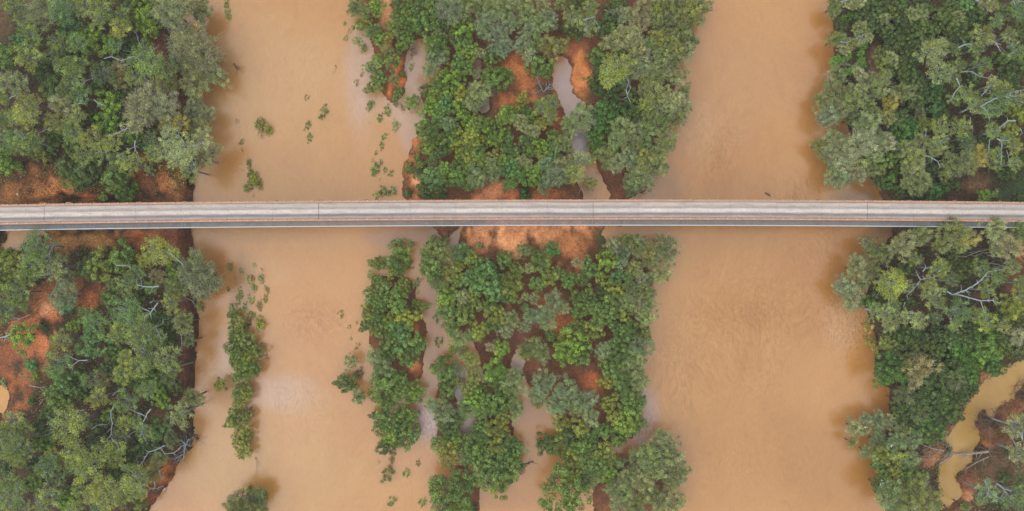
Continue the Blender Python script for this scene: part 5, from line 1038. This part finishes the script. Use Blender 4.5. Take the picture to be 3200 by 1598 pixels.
wood("dead_bush", "bare twiggy bush where the creek leaves the dark wood", "dead bush", [(tp(2800, 1000, 1130, 470, 1080, 440, 1060, 420), .07, (.4, .9, .8)), (tp(2800, 1000, 1130, 470, 1180, 440, 1210, 420), .07, (.4, .8, .8)), (tp(2800, 1000, 1130, 470, 1080, 500), .07, (.4, .6))], "brown", twigs=5)
wood("driftwood", "pale bluish driftwood root tangled on the lower left riverbank", "driftwood", [(tp(350, 1198, 790, 630, 740, 610, 690, 640), .22, (.8, 1.1, .9)), (tp(350, 1198, 740, 610, 725, 700, 710, 805), .2, (1.1, .8, .4)), (tp(350, 1198, 740, 610, 700, 580, 685, 565), .12, (1.1, 1.3, 1.3)), (tp(350, 1198, 745, 610, 770, 560, 800, 580), .12, (1.1, 1.0, .6)), (tp(350, 1198, 735, 650, 770, 690), .1, (1, .4))], "pale", twigs=3)
wood("driftwood", "dark driftwood stump jutting from the lower left bank into the river", "driftwood", [(tp(350, 1198, 790, 510, 830, 530, 865, 565), .22, (1.6, .8, .35)), (tp(350, 1198, 790, 510, 840, 515, 865, 535), .14, (1.6, .8, .3)), (tp(350, 1198, 790, 520, 740, 490, 730, 520), .12, (1.6, 1.2, .6)), (tp(350, 1198, 790, 515, 760, 480, 770, 470), .12, (1.6, 1.2, .6)), (tp(350, 1198, 795, 530, 790, 600), .12, (1.4, .6))], "darkwood", twigs=4)
wood("fallen_log", "peeling log lying along the upper part of the lower left shore", "log", [(tp(350, 1198, 710, 715, 650, 750, 605, 770), .2, (.4, .4, .5)), (tp(350, 1198, 700, 740, 660, 775, 615, 800), .1, (.3, .3, .3))], "dead", twigs=2)
wood("fallen_log", "peeling log lying along the lower part of the lower left shore", "log", [(tp(350, 1198, 515, 1030, 440, 1060, 370, 1060), .2, (.4, .4, .5)), (tp(350, 1198, 545, 1060, 520, 1120), .09, (.3, .2)), (tp(350, 1198, 510, 1050, 440, 1090), .09, (.3, .3))], "dead", twigs=2)
wood("fallen_log", "dark leaning log between the shrubs on the lower left soil", "log", [(tp(0, 700, 500, 745, 550, 660, 590, 560), .22, (.3, .5, .8))], "dead", twigs=1)
wood("fallen_log", "bare forked dead branch on orange soil below the bridge's left end", "log", [(tp(0, 700, 310, 910, 200, 955, 125, 955), .14, (.3, .4, .4)), (tp(0, 700, 200, 955, 140, 1005), .1, (.4, .3)), (tp(0, 700, 200, 955, 120, 930), .1, (.4, .3))], "dead", twigs=1)
wood("fallen_log", "upper of three pale logs on soil beside the left pond", "log", [(tp(0, 1000, 300, 660, 400, 680, 480, 670), .14, (.3, .35, .3)), (tp(0, 1000, 400, 680, 430, 720), .1, (.3, .3))], "dead", twigs=1)
wood("fallen_log", "middle of three pale logs on soil beside the left pond", "log", [(tp(0, 1000, 365, 805, 420, 770, 460, 755), .13, (.3, .35, .3))], "dead", twigs=1)
wood("fallen_log", "lower of three pale logs on soil beside the left pond", "log", [(tp(0, 1000, 400, 850, 440, 800, 485, 770), .15, (.3, .35, .3))], "dead", twigs=0)
wood("fallen_log", "upper bleached fallen limb below the bridge's right end", "log", [(tp(2800, 690, 570, 355, 690, 365, 800, 320, 920, 290), .22, (1.2, 1.2, 1.3, 1.4)), (tp(2800, 690, 780, 360, 870, 325, 970, 320), .16, (1.2, 1.3, 1.4)), (tp(2800, 690, 720, 325, 850, 295), .1, (1.2, 1.3))], "dead", twigs=1)
wood("fallen_log", "lower bleached fallen limb below the bridge's right end", "log", [(tp(2800, 690, 840, 415, 960, 430, 1080, 455), .17, (1.2, 1.2, 1.3))], "dead", twigs=1)
wood("fallen_log", "short grey stub of trunk in the shadow below the bridge's right end", "log", [(tp(2800, 690, 730, 425, 770, 475), .16, (1.2, 1.5))], "dead")
wood("fallen_log", "long thin fallen limb reaching the right edge below the bridge", "log", [(tp(2800, 690, 920, 350, 1040, 365, 1150, 380), .13, (1.2, 1.3, 1.3))], "dead", twigs=1)
wood("fallen_log", "reddish leaning dead trunk just above the bridge's right part", "log", [(tp(2500, 300, 1002, 992, 980, 950, 960, 905), .12, (.4, .8, 1.4))], "dead")
wood("log", "black log wedged among bushes of the drowned strip", "log", [(tp(680, 800, 325, 685, 280, 705, 230, 770), .2, (.35, .4, .3)), (tp(680, 800, 280, 705, 260, 690), .12, (.4, .4))], "darkwood", twigs=2)
wood("driftwood", "thin dark stick drifting above the drowned strip", "driftwood", [(tp(680, 800, 432, 122, 450, 138, 456, 160), .09, (.05, .08, .05))], "darkwood")
wood("driftwood", "dark forked branch floating in the brown lower lagoon", "driftwood", [(tp(1480, 1100, 515, 1130, 560, 1115, 600, 1095), .16, (.1, .14, .1)), (tp(1480, 1100, 575, 1110, 605, 1105), .08, (.1, .1)), (tp(1480, 1100, 540, 1135, 570, 1118), .07, (.08, .1))], "darkwood", twigs=1)
wood("driftwood", "black snag against the bridge in the right channel", "driftwood", [([(2392, 603), (2400, 608), (2408, 614)], .16, (.2, .4, .2)), ([(2400, 608), (2409, 606)], .1, (.3, .2))], "darkwood", twigs=0)
wood("driftwood", "small dark snag in the open upper left channel", "driftwood", [([(731, 198), (735, 208), (742, 218)], .16, (.1, .2, .1))], "darkwood", twigs=3)
wood("driftwood", "tiny dark stick in the middle of the upper left channel", "driftwood", [([(1048, 204), (1051, 212)], .1, (.1, .3))], "darkwood", twigs=1)
wood("driftwood", "thin dead sapling standing in the lower left channel", "driftwood", [([(797, 1430), (802, 1445), (800, 1462), (804, 1480)], .08, (.3, .6, .6, .2))], "dead", twigs=2)
wood("driftwood", "floating twig near the right bank's mid water", "driftwood", [([(2766, 1237), (2782, 1240)], .08, (.1, .2))], "darkwood", twigs=2)
wood("dead_tree", "pale leafless sapling in the upper island's orange clearing", "dead tree", [(tp(1460, 0, 765, 930, 800, 890, 830, 850), .12, (.4, 1.6, 2.4)), (tp(1460, 0, 765, 930, 730, 850, 695, 775), .11, (.4, 1.6, 2.4)), (tp(1460, 0, 750, 900, 720, 920, 690, 930), .08, (.6, 1.4, 1.8)), (tp(1460, 0, 800, 890, 850, 870), .08, (1.6, 1.9))], "pale", twigs=7)
wood("dead_tree", "bare grey snag among green crowns above the bridge", "dead tree", [(tp(1120, 300, 1160, 790, 1165, 770, 1170, 750), .12, (4, 5.5, 6.5)), (tp(1120, 300, 1160, 790, 1140, 770), .1, (5, 6)), (tp(1120, 300, 1160, 790, 1160, 840), .1, (5, 5.6)), (tp(1120, 300, 1160, 790, 1185, 800), .1, (5, 6))], "pale", twigs=7)
wood("dead_tree", "bare grey snag at the sandy spit's lagoon", "dead tree", [(tp(1080, 0, 670, 540, 690, 500, 680, 470), .1, (.1, .6, 1)), (tp(1080, 0, 670, 540, 640, 500), .08, (.1, .7)), (tp(1080, 0, 670, 540, 665, 600), .08, (.1, .5)), (tp(1080, 0, 670, 540, 710, 530), .08, (.1, .6))], "dead", twigs=4)

# ------------------------------------------------------------------ spiky pandanus palms leaning over the right channel
def rosette(seed):
    rs = np.random.RandomState(seed); V, F = [], []
    for i in range(58):
        a = rs.rand() * 6.28; el = rs.uniform(-.1, 1.2); L = rs.uniform(.8, 1.15)
        d = np.array([math.cos(a) * math.cos(el), math.sin(a) * math.cos(el), math.sin(el)]); s = np.array([-math.sin(a), math.cos(a), 0]) * .05
        p0, p1, p2 = np.zeros(3), d * .55 * L, d * L * .95 + np.array([0, 0, -.3 * L])
        n = len(V); V += [p0 - s * .6, p0 + s * .6, p1 + s, p1 - s, p2 + s * .1, p2 - s * .1]; F += [(n, n + 1, n + 2, n + 3), (n + 3, n + 2, n + 4, n + 5)]
    return mesh_np("crown", V, F, [M["leaf"]], fattr={"shade": ('FACE', np.repeat(rs.uniform(.7, 1.3, 58), 2)), "warm": ('FACE', np.repeat(np.clip(rs.normal(.2, .2, 58), 0, 1), 2))})
ROS = [rosette(i) for i in range(3)]
PANS = [("topmost spiky pandanus palm with straw coloured stems by the right channel", [(500, 165), (440, 180)], (380, 195)), ("spiky pandanus palm leaning farthest out over the right channel", [(345, 600), (380, 580), (330, 640)], (480, 690)),
        ("spiky pandanus palm between the leaning one and the grey trees", [(540, 690), (500, 730), (470, 720)], (580, 600)), ("bright spiky pandanus palm below the pale-limbed riverside tree", [(630, 480), (650, 440), (610, 540)], (560, 560)), ("spiky pandanus palm at the centre of its riverside cluster", [(490, 555), (460, 590), (410, 620)], (440, 560)), ("rightmost spiky pandanus palm beside the reddish soil", [(620, 610), (640, 660), (600, 650)], (590, 680))]
for i, (lab, heads, foot) in enumerate(PANS):
    fx, fy = P(2500 + foot[0] * T, foot[1] * T); fz = max(ground_z(fx, fy), 0)
    root = obj("pandanus_palm", None, None, lab, "palm", "pandanus palms at the right channel's edge"); root.location = (fx, fy, fz)
    for j, (u, v) in enumerate(heads):
        z = 3.4 + RNG.uniform(-.5, .5); hx, hy = P(2500 + u * T, v * T, z)
        o = obj("crown", ROS[(i + j) % 3], root); o.location = (hx - fx, hy - fy, z - fz); s = RNG.uniform(1.15, 1.5); o.scale = (s, s, s); o.rotation_euler = (0, 0, RNG.uniform(0, 6))
        o.color = (*(np.array(alb((96, 138, 62), 1.0)) * LEAFK), 1)
        g = Geo(); g.tube([(0, 0, -.1), ((hx - fx) * .5, (hy - fy) * .5, (z - fz) * .55), (hx - fx, hy - fy, z - fz)], [.13, .1, .09], 6)
        obj("stem", g.mesh("stem", [M["dead"]]), root)

# ------------------------------------------------------------------ small things
def pebble(name, x, y, s, label, cat, mat="stone"):
    a, b = P(x, y); z = max(ground_z(a, b), 0)
    rs = np.random.RandomState(int(x)); g = Geo()
    pts = [(0, 0, -.3 * s), (0, 0, .0), (0.05 * s, 0, .35 * s), (.08 * s, .03 * s, .5 * s)]
    g.tube(pts, [.7 * s, s, .8 * s, .3 * s], 8)
    o = obj(name, g.mesh(name, [M[mat]], True), None, label, cat); o.location = (a, b, z)
pebble("stone", 83, 611, .28, "small white stone on the bare soil above the bridge's left end", "stone")
pebble("stone", 104, 553, .2, "tiny pale stone on soil above the bridge's left end", "stone")
for i, (x, y, lab) in enumerate([(2703, 1335, "white egret perched on the grey tree tip over the right channel"), (2785, 1394, "white egret perched at the middle of the lower right spit"), (2755, 1501, "upper of two white egrets perched on the spit's left edge"), (2751, 1513, "lower of two white egrets perched on the spit's left edge")]):
    near = min(lobes_world, key=lambda q: math.hypot(q[0] - P(x, y)[0], q[1] - P(x, y)[1]))
    z = near[2] + near[3] * .8; a, b = P(x, y, z); g = Geo()
    g.tube([(-.3, 0, .0), (-.1, 0, .12), (.12, 0, .2), (.26, .02, .3), (.3, .02, .5), (.4, .02, .62), (.55, .02, .6)], [.03, .12, .13, .07, .045, .06, .012], 6)
    g.tube([(0, .04, 0), (0, .05, -.5)], [.015, .015], 4); g.tube([(0.03, -.04, 0), (.03, -.05, -.5)], [.015, .015], 4)
    o = obj("egret", g.mesh("egret", [M["white"]], True), None, lab, "bird", "white egrets in the riverside trees"); o.location = (a, b, z); o.rotation_euler = (0, 0, i * 1.3)
